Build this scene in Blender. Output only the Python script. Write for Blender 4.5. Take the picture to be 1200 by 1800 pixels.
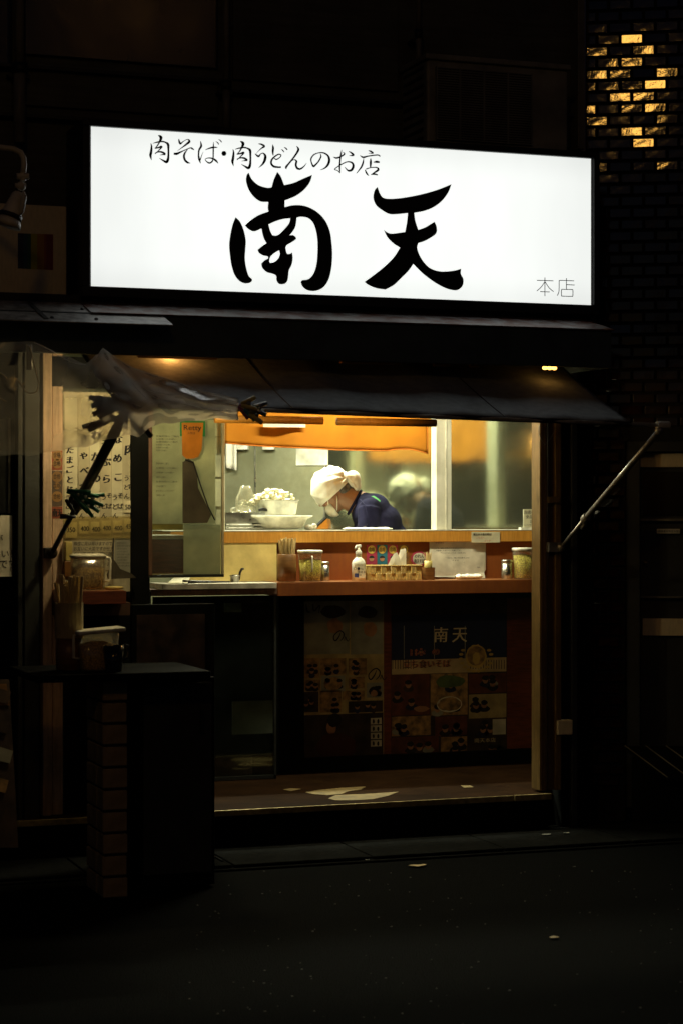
import bpy, bmesh, math, random
from mathutils import Vector, Matrix
random.seed(7)
S = bpy.context.scene
COL = S.collection
R = math.radians
for o in list(bpy.data.objects): bpy.data.objects.remove(o)

# ---------------------------------------------------------------- camera
H = 1.45; D = 8.47; YAW = R(19.8); F = 3600.0       # F: focal length in photo pixels (1200 x 1800)
CAM = Vector((0, -D, H))
FW = Vector((math.sin(YAW), math.cos(YAW), 0)); RT = Vector((math.cos(YAW), -math.sin(YAW), 0)); UP = Vector((0, 0, 1))
cd = bpy.data.cameras.new('camera'); cam = bpy.data.objects.new('camera', cd); COL.objects.link(cam)
cam.location = CAM; cam.rotation_euler = (R(90), 0, -YAW)
cd.sensor_fit = 'VERTICAL'; cd.sensor_height = 36; cd.sensor_width = 24; cd.lens = 36 * F / 1800
cd.clip_start = .1; cd.clip_end = 500
cd.dof.use_dof = True; cd.dof.focus_distance = 9.9; cd.dof.aperture_fstop = 5.6
S.camera = cam
# ---------------------------------------------------------------- sky and exposure
w = bpy.data.worlds.new('World'); S.world = w; w.use_nodes = True
nt = w.node_tree; bg = nt.nodes['Background']; sky = nt.nodes.new('ShaderNodeTexSky')
sky.sky_type = 'NISHITA'; sky.sun_disc = False; sky.ozone_density = 2; sky.sun_elevation = R(-3); sky.sun_rotation = R(200)
nt.links.new(sky.outputs[0], bg.inputs[0]); bg.inputs[1].default_value = .09
S.view_settings.view_transform = 'Standard'; S.view_settings.look = 'None'
S.view_settings.exposure = 0; S.view_settings.gamma = 1; S.view_settings.use_curve_mapping = False
cy = S.cycles
cy.use_denoising = True; cy.max_bounces = 10; cy.transparent_max_bounces = 24; cy.glossy_bounces = 5; cy.transmission_bounces = 6
cy.sample_clamp_indirect = 6; cy.caustics_reflective = False; cy.caustics_refractive = False

# ---------------------------------------------------------------- photo pixel -> point
def ray(px, py): return FW + RT * ((px - 600) / F) + UP * ((900 - py) / F)
def at(px, py, Y):                      # where the ray of a pixel meets the vertical plane y = Y
    d = ray(px, py); return CAM + d * ((Y + D) / d.y)
def atd(px, py, d): return CAM + ray(px, py) * d
def X(px, Y): return at(px, 900, Y).x
def Z(px, py, Y): return at(px, py, Y).z

# ---------------------------------------------------------------- materials
MATS = {}
def mat(name, col=(.5,.5,.5), rough=.6, metal=0, var=.15, scale=8, bump=0, bscale=60, spec=.5, stretch=None,
        emit=None, estr=0, coat=0, col2=None, dirt=0, trans=0, thr=(.35,.65), detail=6):
    if name in MATS: return MATS[name]
    m = bpy.data.materials.new(name); m.use_nodes = True; n = m.node_tree; L = n.links
    p = n.nodes['Principled BSDF']
    tc = n.nodes.new('ShaderNodeTexCoord'); mp = n.nodes.new('ShaderNodeMapping'); L.new(tc.outputs['Object'], mp.inputs[0])
    if stretch: mp.inputs['Scale'].default_value = stretch
    nz = n.nodes.new('ShaderNodeTexNoise'); nz.inputs['Scale'].default_value = scale; nz.inputs['Detail'].default_value = detail
    L.new(mp.outputs[0], nz.inputs['Vector'])
    cr = n.nodes.new('ShaderNodeValToRGB'); L.new(nz.outputs['Fac'], cr.inputs[0])
    c2 = col2 or tuple(max(0, c * (1 - 2*var)) for c in col); c1 = tuple(min(1, c * (1 + var)) for c in col) if not col2 else col
    cr.color_ramp.elements[0].position = thr[0]; cr.color_ramp.elements[1].position = thr[1]
    cr.color_ramp.elements[0].color = (*c2, 1); cr.color_ramp.elements[1].color = (*c1, 1)
    out = cr.outputs[0]
    if dirt:
        n2 = n.nodes.new('ShaderNodeTexNoise'); n2.inputs['Scale'].default_value = 2.3; n2.inputs['Detail'].default_value = 9; n2.inputs['Roughness'].default_value = .7
        L.new(tc.outputs['Object'], n2.inputs['Vector'])
        r2 = n.nodes.new('ShaderNodeValToRGB'); L.new(n2.outputs['Fac'], r2.inputs[0])
        r2.color_ramp.elements[0].position = .38; r2.color_ramp.elements[1].position = .62
        r2.color_ramp.elements[0].color = (1-dirt, 1-dirt, (1-dirt)*.92, 1); r2.color_ramp.elements[1].color = (1,1,1,1)
        mx = n.nodes.new('ShaderNodeMixRGB'); mx.blend_type = 'MULTIPLY'; mx.inputs[0].default_value = 1
        L.new(out, mx.inputs[1]); L.new(r2.outputs[0], mx.inputs[2]); out = mx.outputs[0]
    L.new(out, p.inputs['Base Color'])
    p.inputs['Roughness'].default_value = rough; p.inputs['Metallic'].default_value = metal
    p.inputs['Specular IOR Level'].default_value = spec; p.inputs['Coat Weight'].default_value = coat; p.inputs['Coat Roughness'].default_value = .08
    if trans: p.inputs['Transmission Weight'].default_value = trans
    if rough < .75 and not trans:
        rr = n.nodes.new('ShaderNodeMapRange'); rr.inputs[3].default_value = rough*.75; rr.inputs[4].default_value = min(1, rough*1.35)
        L.new(nz.outputs['Fac'], rr.inputs[0]); L.new(rr.outputs[0], p.inputs['Roughness'])
    if bump:
        nb = n.nodes.new('ShaderNodeTexNoise'); nb.inputs['Scale'].default_value = bscale; nb.inputs['Detail'].default_value = 5
        L.new(mp.outputs[0], nb.inputs['Vector']); b = n.nodes.new('ShaderNodeBump'); b.inputs['Strength'].default_value = bump; b.inputs['Distance'].default_value = .01
        L.new(nb.outputs['Fac'], b.inputs['Height']); L.new(b.outputs[0], p.inputs['Normal'])
    if emit: p.inputs['Emission Color'].default_value = (*emit, 1); p.inputs['Emission Strength'].default_value = estr
    MATS[name] = m; return m
def film(name, tint=(1,1,1), clear=.75, milk=(.8,.8,.75), gloss=.08, rough=.1, noise=.1, nscale=6, spread=.5, dens=False):   # thin clear sheet: transparent + glossy + milky
    if name in MATS: return MATS[name]
    m = bpy.data.materials.new(name); m.use_nodes = True; n = m.node_tree; L = n.links; n.nodes.remove(n.nodes['Principled BSDF'])
    out = n.nodes['Material Output']
    t = n.nodes.new('ShaderNodeBsdfTransparent'); t.inputs[0].default_value = (*tint, 1)
    g = n.nodes.new('ShaderNodeBsdfGlossy'); g.inputs['Roughness'].default_value = rough
    d = n.nodes.new('ShaderNodeBsdfDiffuse'); d.inputs[0].default_value = (*milk, 1)
    tr = n.nodes.new('ShaderNodeBsdfTranslucent'); tr.inputs[0].default_value = (*milk, 1)
    md = n.nodes.new('ShaderNodeMixShader'); md.inputs[0].default_value = spread; L.new(d.outputs[0], md.inputs[1]); L.new(tr.outputs[0], md.inputs[2])
    tc = n.nodes.new('ShaderNodeTexCoord'); nz = n.nodes.new('ShaderNodeTexNoise'); nz.inputs['Scale'].default_value = nscale; nz.inputs['Detail'].default_value = 7
    L.new(tc.outputs['Object'], nz.inputs['Vector'])
    mr = n.nodes.new('ShaderNodeMapRange'); mr.inputs[1].default_value = .3; mr.inputs[2].default_value = .7
    mr.inputs[3].default_value = max(0, 1-clear-noise); mr.inputs[4].default_value = min(1, 1-clear+noise); L.new(nz.outputs['Fac'], mr.inputs[0])
    fac = mr.outputs[0]
    if dens:                             # gathered film lies several layers thick
        at_ = n.nodes.new('ShaderNodeAttribute'); at_.attribute_name = 'layers'; mm = n.nodes.new('ShaderNodeMath'); mm.operation = 'MULTIPLY'; L.new(fac, mm.inputs[0]); L.new(at_.outputs['Fac'], mm.inputs[1]); fac = mm.outputs[0]
    m1 = n.nodes.new('ShaderNodeMixShader'); L.new(fac, m1.inputs[0]); L.new(t.outputs[0], m1.inputs[1]); L.new(md.outputs[0], m1.inputs[2])
    fr = n.nodes.new('ShaderNodeLayerWeight'); fr.inputs['Blend'].default_value = .25
    ad = n.nodes.new('ShaderNodeMath'); ad.operation = 'MULTIPLY_ADD'; ad.inputs[1].default_value = .40; ad.inputs[2].default_value = gloss; ad.use_clamp = True
    L.new(fr.outputs['Fresnel'], ad.inputs[0])
    m2 = n.nodes.new('ShaderNodeMixShader'); L.new(ad.outputs[0], m2.inputs[0]); L.new(m1.outputs[0], m2.inputs[1]); L.new(g.outputs[0], m2.inputs[2])
    L.new(m2.outputs[0], out.inputs[0]); MATS[name] = m; return m
def cloth_mat(name, col, tr=.5, scale=12, var=.1):
    if name in MATS: return MATS[name]
    m = mat(name, col, .9, var=var, scale=scale, bump=.15, bscale=300); n = m.node_tree; L = n.links
    p = n.nodes['Principled BSDF']; out = n.nodes['Material Output']
    t = n.nodes.new('ShaderNodeBsdfTranslucent'); t.inputs[0].default_value = (*col, 1)
    mx = n.nodes.new('ShaderNodeMixShader'); mx.inputs[0].default_value = tr; L.new(p.outputs[0], mx.inputs[1]); L.new(t.outputs[0], mx.inputs[2]); L.new(mx.outputs[0], out.inputs[0])
    return m
def M_(n): return MATS[n]
mat('black_metal', (.018,.02,.022), .5, .3, bump=.05, dirt=.3)
mat('dark_paint', (.03,.035,.035), .55, bump=.08, dirt=.4)
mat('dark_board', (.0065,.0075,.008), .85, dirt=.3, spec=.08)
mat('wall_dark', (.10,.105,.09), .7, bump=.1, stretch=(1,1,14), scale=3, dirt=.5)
mat('pane_dark', (.016,.018,.018), .22, bump=.5, bscale=2.2, spec=.6, dirt=.4)
mat('pipe_grey', (.22,.21,.18), .5, bump=.05, dirt=.4)
mat('flashing', (.42,.42,.41), .5, .2, var=.3, scale=22, bump=.1, dirt=.45)
mat('rust_flashing', (.20,.19,.19), .45, .3, scale=16, col2=(.11,.035,.02), bump=.2, bscale=90, dirt=.5, thr=(.42,.58))
mat('fascia', (.055,.085,.105), .55, bump=.06, dirt=.3)
mat('awning', (.26,.29,.315), .75, var=.08, scale=30, bump=.3, bscale=500, dirt=.08, spec=.3)
mat('steel_pole', (.42,.40,.37), .38, .8, scale=25, dirt=.4, bump=.05)
mat('white_pole', (.62,.6,.52), .45, dirt=.4, scale=20)
mat('alu', (.27,.17,.06), .45, .4, scale=20, stretch=(6,6,.5), dirt=.35, bump=.05)
mat('frame_brown', (.16,.085,.055), .6, scale=14, stretch=(6,6,.5), dirt=.5, bump=.1)
mat('cream_post', (.62,.45,.33), .6, scale=9, stretch=(8,8,.6), dirt=.45, bump=.15)
mat('wood_counter', (.68,.33,.055), .42, scale=9, stretch=(14,14,1.2), col2=(.55,.24,.035), bump=.08, bscale=120, dirt=.2)
mat('wood_panel', (.30,.09,.017), .65, spec=.25, scale=7, stretch=(10,10,1), col2=(.27,.075,.02), bump=.06, dirt=.3)
mat('wood_shelf', (.42,.17,.06), .3, scale=6, stretch=(1,14,14), col2=(.28,.10,.03), bump=.06, dirt=.35)
mat('wood_red', (.22,.06,.03), .45, scale=7, stretch=(2,14,14), dirt=.4)
mat('yellow_panel', (.92,.70,.26), .5, scale=5, dirt=.25, bump=.05)
mat('worn_laminate', (.60,.56,.46), .35, scale=18, dirt=.4)
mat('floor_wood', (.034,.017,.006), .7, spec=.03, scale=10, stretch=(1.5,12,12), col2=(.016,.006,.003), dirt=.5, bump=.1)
mat('dull_ochre', (.24,.17,.06), .6, scale=30, dirt=.3)
mat('brass_nose', (.55,.43,.20), .35, .7, scale=40, dirt=.5, bump=.1)
mat('steel', (.50,.53,.38), .08, .93, var=.12, scale=3, stretch=(1,1,.35), dirt=.2, bump=.04, bscale=5)
mat('steel_matte', (.47,.47,.32), .38, .75, var=.12, scale=3, stretch=(1,1,.35), dirt=.3, bump=.03, bscale=6)
mat('steel_item', (.6,.6,.56), .28, 1, scale=20, dirt=.25)
mat('kitchen_wall', (.45,.44,.34), .7, dirt=.4, bump=.1)
mat('ceiling', (.35,.33,.27), .8, dirt=.3)
mat('shop_floor', (.07,.06,.05), .45, dirt=.5, scale=20)
mat('white_paint', (.72,.71,.62), .45, var=.04, scale=12, stretch=(4,4,.5), dirt=.3, bump=.04)
mat('cream_frame', (.66,.62,.45), .5, var=.07, scale=12, stretch=(4,4,.5), dirt=.5, bump=.08)
mat('white_plastic', (.78,.77,.68), .35, scale=20, dirt=.12)
mat('paper', (.78,.76,.66), .8, scale=10, dirt=.22, bump=.06, bscale=14)
cloth_mat('old_paper', (.74,.71,.54), .45, 7, .2)
mat('smudged_sheet', (.70,.68,.52), .6, scale=7, stretch=(1,1,.4), col2=(.30,.30,.22), dirt=.35, thr=(.38,.6), bump=.2, bscale=20); MATS.pop('smudged_sheet')
cloth_mat('smudged_sheet', (.70,.68,.52), .45, 6, .33)
cloth_mat('pale_strip', (.78,.77,.60), .3, 9, .1)
mat('price_paper', (.82,.78,.58), .75, dirt=.2)
mat('tape', (.75,.62,.22), .4, dirt=.3)
mat('ink', (.012,.012,.014), .7); mat('ink_red', (.55,.05,.03), .7); mat('ink_blue', (.03,.05,.2), .7); mat('ink_grey', (.09,.09,.08), .8)
mat('noren', (.95,.42,.02), .9); MATS.pop('noren'); cloth_mat('noren', (.54,.205,.006), .2, 5)
mat('noren_hem', (.62,.20,.02), .9)
mat('towel', (.86,.83,.72), .95, bump=.5, bscale=260, scale=14, var=.08)
mat('tissue', (.85,.80,.66), .9, bump=.2, bscale=40)
mat('shirt', (.012,.012,.032), .95, spec=.08, bump=1.2, bscale=9, var=.25)
mat('green_print', (.02,.16,.03), .8)
mat('skin', (.33,.165,.09), .5, scale=12, var=.12, bump=.05)
mat('hair', (.05,.045,.04), .7, bump=.6, bscale=180, scale=60, col2=(.16,.14,.12))
mat('mask_cloth', (.80,.78,.66), .85, bump=.1)
mat('flakes', (.95,.70,.14), .8, scale=160, var=.3, bump=.9, bscale=220, thr=(.4,.6))
mat('condiment', (.85,.50,.12), .8, scale=150, var=.35, bump=.8, bscale=200)
mat('chopstick_wood', (.72,.55,.28), .6, scale=20, stretch=(20,20,1), dirt=.2)
mat('brown_cup', (.22,.10,.03), .35, dirt=.3, stretch=(1,1,8))
mat('rattan', (.60,.44,.15), .5, scale=60, var=.25, stretch=(8,8,1), bump=.2, bscale=90)
mat('noodles', (.92,.88,.66), .5, scale=30, var=.1, bump=.9, bscale=60)
mat('orange_pack', (.95,.36,.02), .4, var=.2, scale=12)
mat('tile_glaze', (.030,.012,.008), .04, bump=.09, bscale=13, spec=.9, scale=6, var=.5, coat=.0)
mat('mortar', (.012,.011,.010), .9, bump=.3)
mat('brick_block', (.46,.35,.19), .75, bump=.3, bscale=50, dirt=.4)
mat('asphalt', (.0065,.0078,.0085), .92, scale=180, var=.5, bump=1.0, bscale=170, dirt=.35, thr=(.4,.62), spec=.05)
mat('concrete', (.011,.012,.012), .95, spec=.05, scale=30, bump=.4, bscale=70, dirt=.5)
mat('pebble', (.35,.36,.33), .4)
mat('ac_white', (.30,.30,.27), .5, dirt=.35)
mat('ac_dark', (.03,.035,.04), .5)
mat('sign_board', (.78,.68,.48), .6, var=.04, scale=26, stretch=(4,1,1), dirt=.12, bump=.05)
mat('green_plastic', (.01,.16,.09), .35); mat('dark_plastic', (.015,.013,.012), .4)
mat('blue_plastic', (.25,.5,.6), .35); mat('purple_plastic', (.5,.12,.25), .35); mat('yellow_plastic', (.8,.65,.2), .35)
mat('rubber', (.02,.02,.02), .7)
mat('shade', (.78,.75,.65), .4, dirt=.3)
mat('navy_print', (.012,.02,.07), .6, dirt=.2); mat('beige_print', (.62,.48,.28), .6, dirt=.2); mat('red_print', (.45,.05,.03), .6)
mat('photo_dark', (.06,.035,.025), .55, scale=14, col2=(.015,.01,.01)); mat('photo_red', (.17,.05,.028), .6, scale=16, col2=(.06,.02,.012)); mat('photo_skin', (.42,.22,.12), .6, scale=18); mat('photo_green', (.10,.16,.05), .6, scale=20)
mat('photo_food', (.50,.30,.12), .6, scale=28, col2=(.12,.08,.03)); mat('photo_grey', (.30,.31,.26), .6, scale=10); mat('photo_sepia', (.45,.36,.17), .7, scale=16)
mat('gold_print', (.62,.44,.12), .5)
film('vinyl', (.93,.88,.78), .52, (.93,.89,.78), .03, .17, .16, 7, .5, True)
film('door_glass', (.90,.93,.88), .97, (.45,.48,.38), .015, .06, .03, 3.2, .5)
film('clear_plastic', (.97,.96,.9), .84, (.8,.76,.6), .05, .12, .05)
film('window_glass', (.5,.52,.5), .75, (.1,.1,.1), .05, .06, .05)
m = mat('lamp_warm', (1,.8,.5), emit=(1,.44,.08), estr=5)
mat('lamp_hidden', (1,.8,.5), emit=(1,.42,.09), estr=24)
mat('lamp_awning', (1,.8,.5), emit=(1,.76,.36), estr=270)
mat('lamp_added', (1,.8,.5), emit=(1,.48,.12), estr=130)
mat('lamp_kitchen', (1,1,.9), emit=(1,.97,.72), estr=6)
mat('lamp_street', (1,.7,.3), emit=(1,.50,.09), estr=20)
mat('lamp_far', (1,.7,.3), emit=(1,.45,.12), estr=7)

def sign_face():
    m = bpy.data.materials.new('sign_face'); m.use_nodes = True; n = m.node_tree; L = n.links; p = n.nodes['Principled BSDF']
    tc = n.nodes.new('ShaderNodeTexCoord'); mp = n.nodes.new('ShaderNodeMapping'); L.new(tc.outputs['Generated'], mp.inputs[0])
    sx = n.nodes.new('ShaderNodeSeparateXYZ'); L.new(mp.outputs[0], sx.inputs[0])
    # the lamps inside the box: brighter across the middle, weaker at the rim
    def edge(out):
        a = n.nodes.new('ShaderNodeMath'); a.operation = 'SUBTRACT'; a.inputs[1].default_value = .5; L.new(out, a.inputs[0])
        b = n.nodes.new('ShaderNodeMath'); b.operation = 'ABSOLUTE'; L.new(a.outputs[0], b.inputs[0])
        c = n.nodes.new('ShaderNodeMapRange'); c.interpolation_type = 'SMOOTHSTEP'; c.inputs[1].default_value = .30; c.inputs[2].default_value = .52; c.inputs[3].default_value = 1; c.inputs[4].default_value = .90; L.new(b.outputs[0], c.inputs[0]); return c.outputs[0]
    mu = n.nodes.new('ShaderNodeMath'); mu.operation = 'MULTIPLY'; L.new(edge(sx.outputs[0]), mu.inputs[0]); L.new(edge(sx.outputs[2]), mu.inputs[1])
    nz = n.nodes.new('ShaderNodeTexNoise'); nz.inputs['Scale'].default_value = 3; nz.inputs['Detail'].default_value = 8; mp2 = n.nodes.new('ShaderNodeMapping'); mp2.inputs['Scale'].default_value = (1.6,1,.5)
    L.new(tc.outputs['Object'], mp2.inputs[0]); L.new(mp2.outputs[0], nz.inputs['Vector'])
    mr = n.nodes.new('ShaderNodeMapRange'); mr.inputs[1].default_value = .3; mr.inputs[2].default_value = .75; mr.inputs[3].default_value = .955; mr.inputs[4].default_value = 1.01; L.new(nz.outputs['Fac'], mr.inputs[0])
    m3 = n.nodes.new('ShaderNodeMath'); m3.operation = 'MULTIPLY'; L.new(mu.outputs[0], m3.inputs[0]); L.new(mr.outputs[0], m3.inputs[1])
    m4 = n.nodes.new('ShaderNodeMath'); m4.operation = 'MULTIPLY'; m4.inputs[1].default_value = 1.04; L.new(m3.outputs[0], m4.inputs[0])
    p.inputs['Base Color'].default_value = (.5,.5,.48,1); p.inputs['Emission Color'].default_value = (.97,1,.965,1); L.new(m4.outputs[0], p.inputs['Emission Strength'])
    p.inputs['Roughness'].default_value = .5
    MATS['sign_face'] = m
sign_face()

# ---------------------------------------------------------------- object helpers
LOC = {}
def tag(o, label=None, cat=None, group=None, kind=None):
    if label: o['label'] = label
    if cat: o['category'] = cat
    if group: o['group'] = group
    if kind: o['kind'] = kind
    return o
def thing(name, label, cat, loc=(0,0,0), group=None):
    o = bpy.data.objects.new(name, None); COL.objects.link(o); o.location = loc; o.empty_display_size = .1
    LOC[o.name] = Vector(loc); return tag(o, label, cat, group)
class MB:
    def __init__(s): s.v = []; s.f = []
    def add(s, vs, fs):
        k = len(s.v); s.v += [Vector(v) for v in vs]; s.f += [tuple(i + k for i in f) for f in fs]; return s
    def obox(s, c, ax, h):
        c = Vector(c); a = [Vector(v).normalized() * k for v, k in zip(ax, h)]
        vs = [c + a[0]*i + a[1]*j + a[2]*k for i in (-1,1) for j in (-1,1) for k in (-1,1)]
        return s.add(vs, [(0,1,3,2),(4,6,7,5),(0,4,5,1),(2,3,7,6),(0,2,6,4),(1,5,7,3)])
    def box(s, a, b):
        a = Vector(a); b = Vector(b); return s.obox((a+b)/2, ((1,0,0),(0,1,0),(0,0,1)), [abs(q)/2 for q in (b-a)])
    def tube(s, pts, r, seg=10, cap=True):
        pts = [Vector(p) for p in pts]; n = len(pts); rs = r if isinstance(r, (list,tuple)) else [r]*n
        vs = []; prev = None
        for i, p in enumerate(pts):
            t = (pts[min(i+1,n-1)] - pts[max(i-1,0)]).normalized()
            if prev is None:
                a = t.cross(Vector((0,0,1)));  a = a if a.length > .05 else t.cross(Vector((1,0,0))); a.normalize()
            else: a = (prev - t * prev.dot(t)).normalized()
            prev = a; b = t.cross(a)
            vs += [p + (a*math.cos(2*math.pi*k/seg) + b*math.sin(2*math.pi*k/seg)) * rs[i] for k in range(seg)]
        fs = [(i*seg+k, i*seg+(k+1)%seg, (i+1)*seg+(k+1)%seg, (i+1)*seg+k) for i in range(n-1) for k in range(seg)]
        if cap: fs += [tuple(range(seg))[::-1], tuple((n-1)*seg+k for k in range(seg))]
        return s.add(vs, fs)
    def lathe(s, c, prof, seg=28, sx=1, sy=1, power=2, rot=0):
        c = Vector(c); vs = []
        for r, z in prof:
            for k in range(seg):
                a = 2*math.pi*k/seg; ca, sa = math.cos(a), math.sin(a)
                q = 1/((abs(ca)**power + abs(sa)**power)**(1/power))
                x, y = r*q*ca*sx, r*q*sa*sy
                vs.append(c + Vector((x*math.cos(rot)-y*math.sin(rot), x*math.sin(rot)+y*math.cos(rot), z)))
        n = len(prof); fs = [(i*seg+k, i*seg+(k+1)%seg, (i+1)*seg+(k+1)%seg, (i+1)*seg+k) for i in range(n-1) for k in range(seg)]
        fs += [tuple(range(seg))[::-1], tuple((n-1)*seg+k for k in range(seg))]
        return s.add(vs, fs)
    def ball(s, c, r, seg=16, rings=10, M=None):
        vs = []; c = Vector(c); rr = Vector(r if isinstance(r,(tuple,list,Vector)) else (r,r,r))
        for i in range(1, rings):
            th = math.pi*i/rings
            for k in range(seg):
                a = 2*math.pi*k/seg; v = Vector((rr.x*math.sin(th)*math.cos(a), rr.y*math.sin(th)*math.sin(a), rr.z*math.cos(th)))
                vs.append(c + (M @ v if M else v))
        t = Vector((0,0,rr.z)); vs += [c + (M @ t if M else t), c - (M @ t if M else t)]
        fs = [(i*seg+k, (i+1)*seg+k, (i+1)*seg+(k+1)%seg, i*seg+(k+1)%seg) for i in range(rings-2) for k in range(seg)]
        T = len(vs)-2
        fs += [(T, k, (k+1)%seg) for k in range(seg)] + [(T+1, (rings-2)*seg+(k+1)%seg, (rings-2)*seg+k) for k in range(seg)]
        return s.add(vs, fs)
    def prism(s, pts, d):                # closed outline of world points, extruded by the vector d
        n = len(pts); pts = [Vector(p) for p in pts]; d = Vector(d)
        return s.add(pts + [p + d for p in pts], [tuple(range(n)), tuple(range(2*n-1, n-1, -1))] + [(i, n+i, n+(i+1)%n, (i+1)%n) for i in range(n)])
    def grid(s, fn, nu, nv):
        vs = [fn(i/nu, j/nv) for j in range(nv+1) for i in range(nu+1)]
        return s.add(vs, [(j*(nu+1)+i, j*(nu+1)+i+1, (j+1)*(nu+1)+i+1, (j+1)*(nu+1)+i) for j in range(nv) for i in range(nu)])
    def build(s, name, m, parent=None, smooth=False, bevel=0, solid=0, label=None, kind=None, cat=None, group=None, remesh=0, sub=0, flip=False):
        base = LOC[parent.name] if parent else Vector((0,0,0))
        if not parent and s.v:           # a one-mesh thing keeps its origin at its base
            base = Vector((sum(v.x for v in s.v)/len(s.v), sum(v.y for v in s.v)/len(s.v), min(v.z for v in s.v)))
        me = bpy.data.meshes.new(name); me.from_pydata([v - base for v in s.v], [], s.f)
        bm = bmesh.new(); bm.from_mesh(me); bmesh.ops.recalc_face_normals(bm, faces=bm.faces); bm.to_mesh(me); bm.free()
        if smooth: me.polygons.foreach_set('use_smooth', [True]*len(me.polygons))
        me.materials.append(M_(m) if isinstance(m, str) else m)
        o = bpy.data.objects.new(name, me); COL.objects.link(o)
        if parent: o.parent = parent
        else: o.location = base
        LOC[o.name] = Vector(base)
        if bevel:
            b = o.modifiers.new('bevel', 'BEVEL'); b.width = bevel; b.segments = 2; b.limit_method = 'ANGLE'
        if solid: q = o.modifiers.new('thickness', 'SOLIDIFY'); q.thickness = solid; q.offset = 0
        if remesh:
            q = o.modifiers.new('remesh', 'REMESH'); q.mode = 'VOXEL'; q.voxel_size = remesh; q.use_smooth_shade = True
            q = o.modifiers.new('smooth', 'SMOOTH'); q.iterations = 6; q.factor = .6
        if sub: q = o.modifiers.new('subdivision', 'SUBSURF'); q.levels = sub; q.render_levels = sub
        return tag(o, label, cat, group, kind)
def copy_tree(o, off):
    c = o.copy(); COL.objects.link(c); c.location = o.location + Vector(off)
    for ch in [x for x in bpy.data.objects if x.parent == o]:
        d = ch.copy(); COL.objects.link(d); d.parent = c
        for g in [x for x in bpy.data.objects if x.parent == ch]:
            e = g.copy(); COL.objects.link(e); e.parent = d
    return c
YF = Vector((0,1,0))
def rect(mb, x0, y0, x1, y1, Y, th=.002, Y2=None):      # upright board, front face on plane Y, from photo pixels
    xm = (x0+x1)/2; a = X(x0, Y); b = X(x1, Y); z0 = Z(xm, y1, Y); z1 = Z(xm, y0, Y)
    return mb.box((a, Y, z0), (b, Y2 if Y2 is not None else Y+th, z1))

# lettering
_fc = bpy.data.curves.new('type', 'FONT'); _fo = bpy.data.objects.new('type', _fc); COL.objects.link(_fo); _fc.resolution_u = 2
_cache = {}
def glyphs(t):
    if t not in _cache:
        _fc.body = t; dg = bpy.context.evaluated_depsgraph_get(); dg.update()
        me = bpy.data.meshes.new_from_object(_fo.evaluated_get(dg))
        _cache[t] = ([v.co.copy() for v in me.vertices], [tuple(p.vertices) for p in me.polygons]); bpy.data.meshes.remove(me)
    return _cache[t]
def text(mb, t, org, h, rx=Vector((1,0,0)), up=UP, w=None, vertical=False, shear=0, bold=0):
    """writes t; org = top left corner, h = height of the line (or of one sign of a vertical line)"""
    org = Vector(org)
    if vertical:
        pitch = vertical if vertical is not True else h
        for i, ch in enumerate(t):
            vs, fs = glyphs(ch); j = random.uniform(-.05,.05)*h; o_ = org + up*(-i*pitch) + rx*j; nn = rx.cross(up).normalized(); q = random.uniform(-.08,.08)
            for k in ([0] if not bold else [-1,0,1]):
                mb.add([o_ + rx*((v.x + shear*v.y)*h + k*bold*h) + up*((v.y-.85+q*v.x)*h) + nn*(k*.00012) for v in vs], fs)
        return
    vs, fs = glyphs(t)
    if not vs: return
    x0 = min(v.x for v in vs); x1 = max(v.x for v in vs); y0 = min(v.y for v in vs); y1 = max(v.y for v in vs)
    s = h/max(y1-y0, .3); sx = (w/(x1-x0)) if w else s
    if h > 0 and not w and (y1-y0) < .3: s = sx = h/.9
    nn = rx.cross(up).normalized()
    for k in ([0] if not bold else [-1, 0, 1]):
        mb.add([org + rx*((v.x-x0)*sx + shear*(v.y-y0)*s + k*bold*h) + up*((v.y-y1)*s) + nn*(k*.00012) for v in vs], fs)
def catmull(P, n=6):
    out = []
    for i in range(len(P)-1):
        p0 = P[max(i-1,0)]; p1 = P[i]; p2 = P[i+1]; p3 = P[min(i+2,len(P)-1)]
        for k in range(n):
            t = k/n; out.append(tuple(.5*((2*b)+(-a+c)*t+(2*a-5*b+4*c-d)*t*t+(-a+3*b-3*c+d)*t**3) for a,b,c,d in zip(p0,p1,p2,p3)))
    out.append(tuple(P[-1])); return out
def stroke(mb, P, fn, n=6, k=[0]):       # brush stroke: list of (x, y, width) on a drawing, fn maps the drawing into the world
    Q = catmull(P, n); vs = []; k[0] = (k[0] + 1) % 9
    for i, (x, y, w_) in enumerate(Q):
        a = Q[max(i-1,0)]; b = Q[min(i+1,len(Q)-1)]; dx, dy = b[0]-a[0], b[1]-a[1]; l = math.hypot(dx, dy) or 1
        nx, ny = -dy/l*max(w_,1)/2, dx/l*max(w_,1)/2
        vs += [fn(x+nx, y+ny) - YF*(.0001*k[0]), fn(x-nx, y-ny) - YF*(.0001*k[0])]
    mb.add(vs, [(2*i, 2*i+1, 2*i+3, 2*i+2) for i in range(len(Q)-1)])
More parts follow.
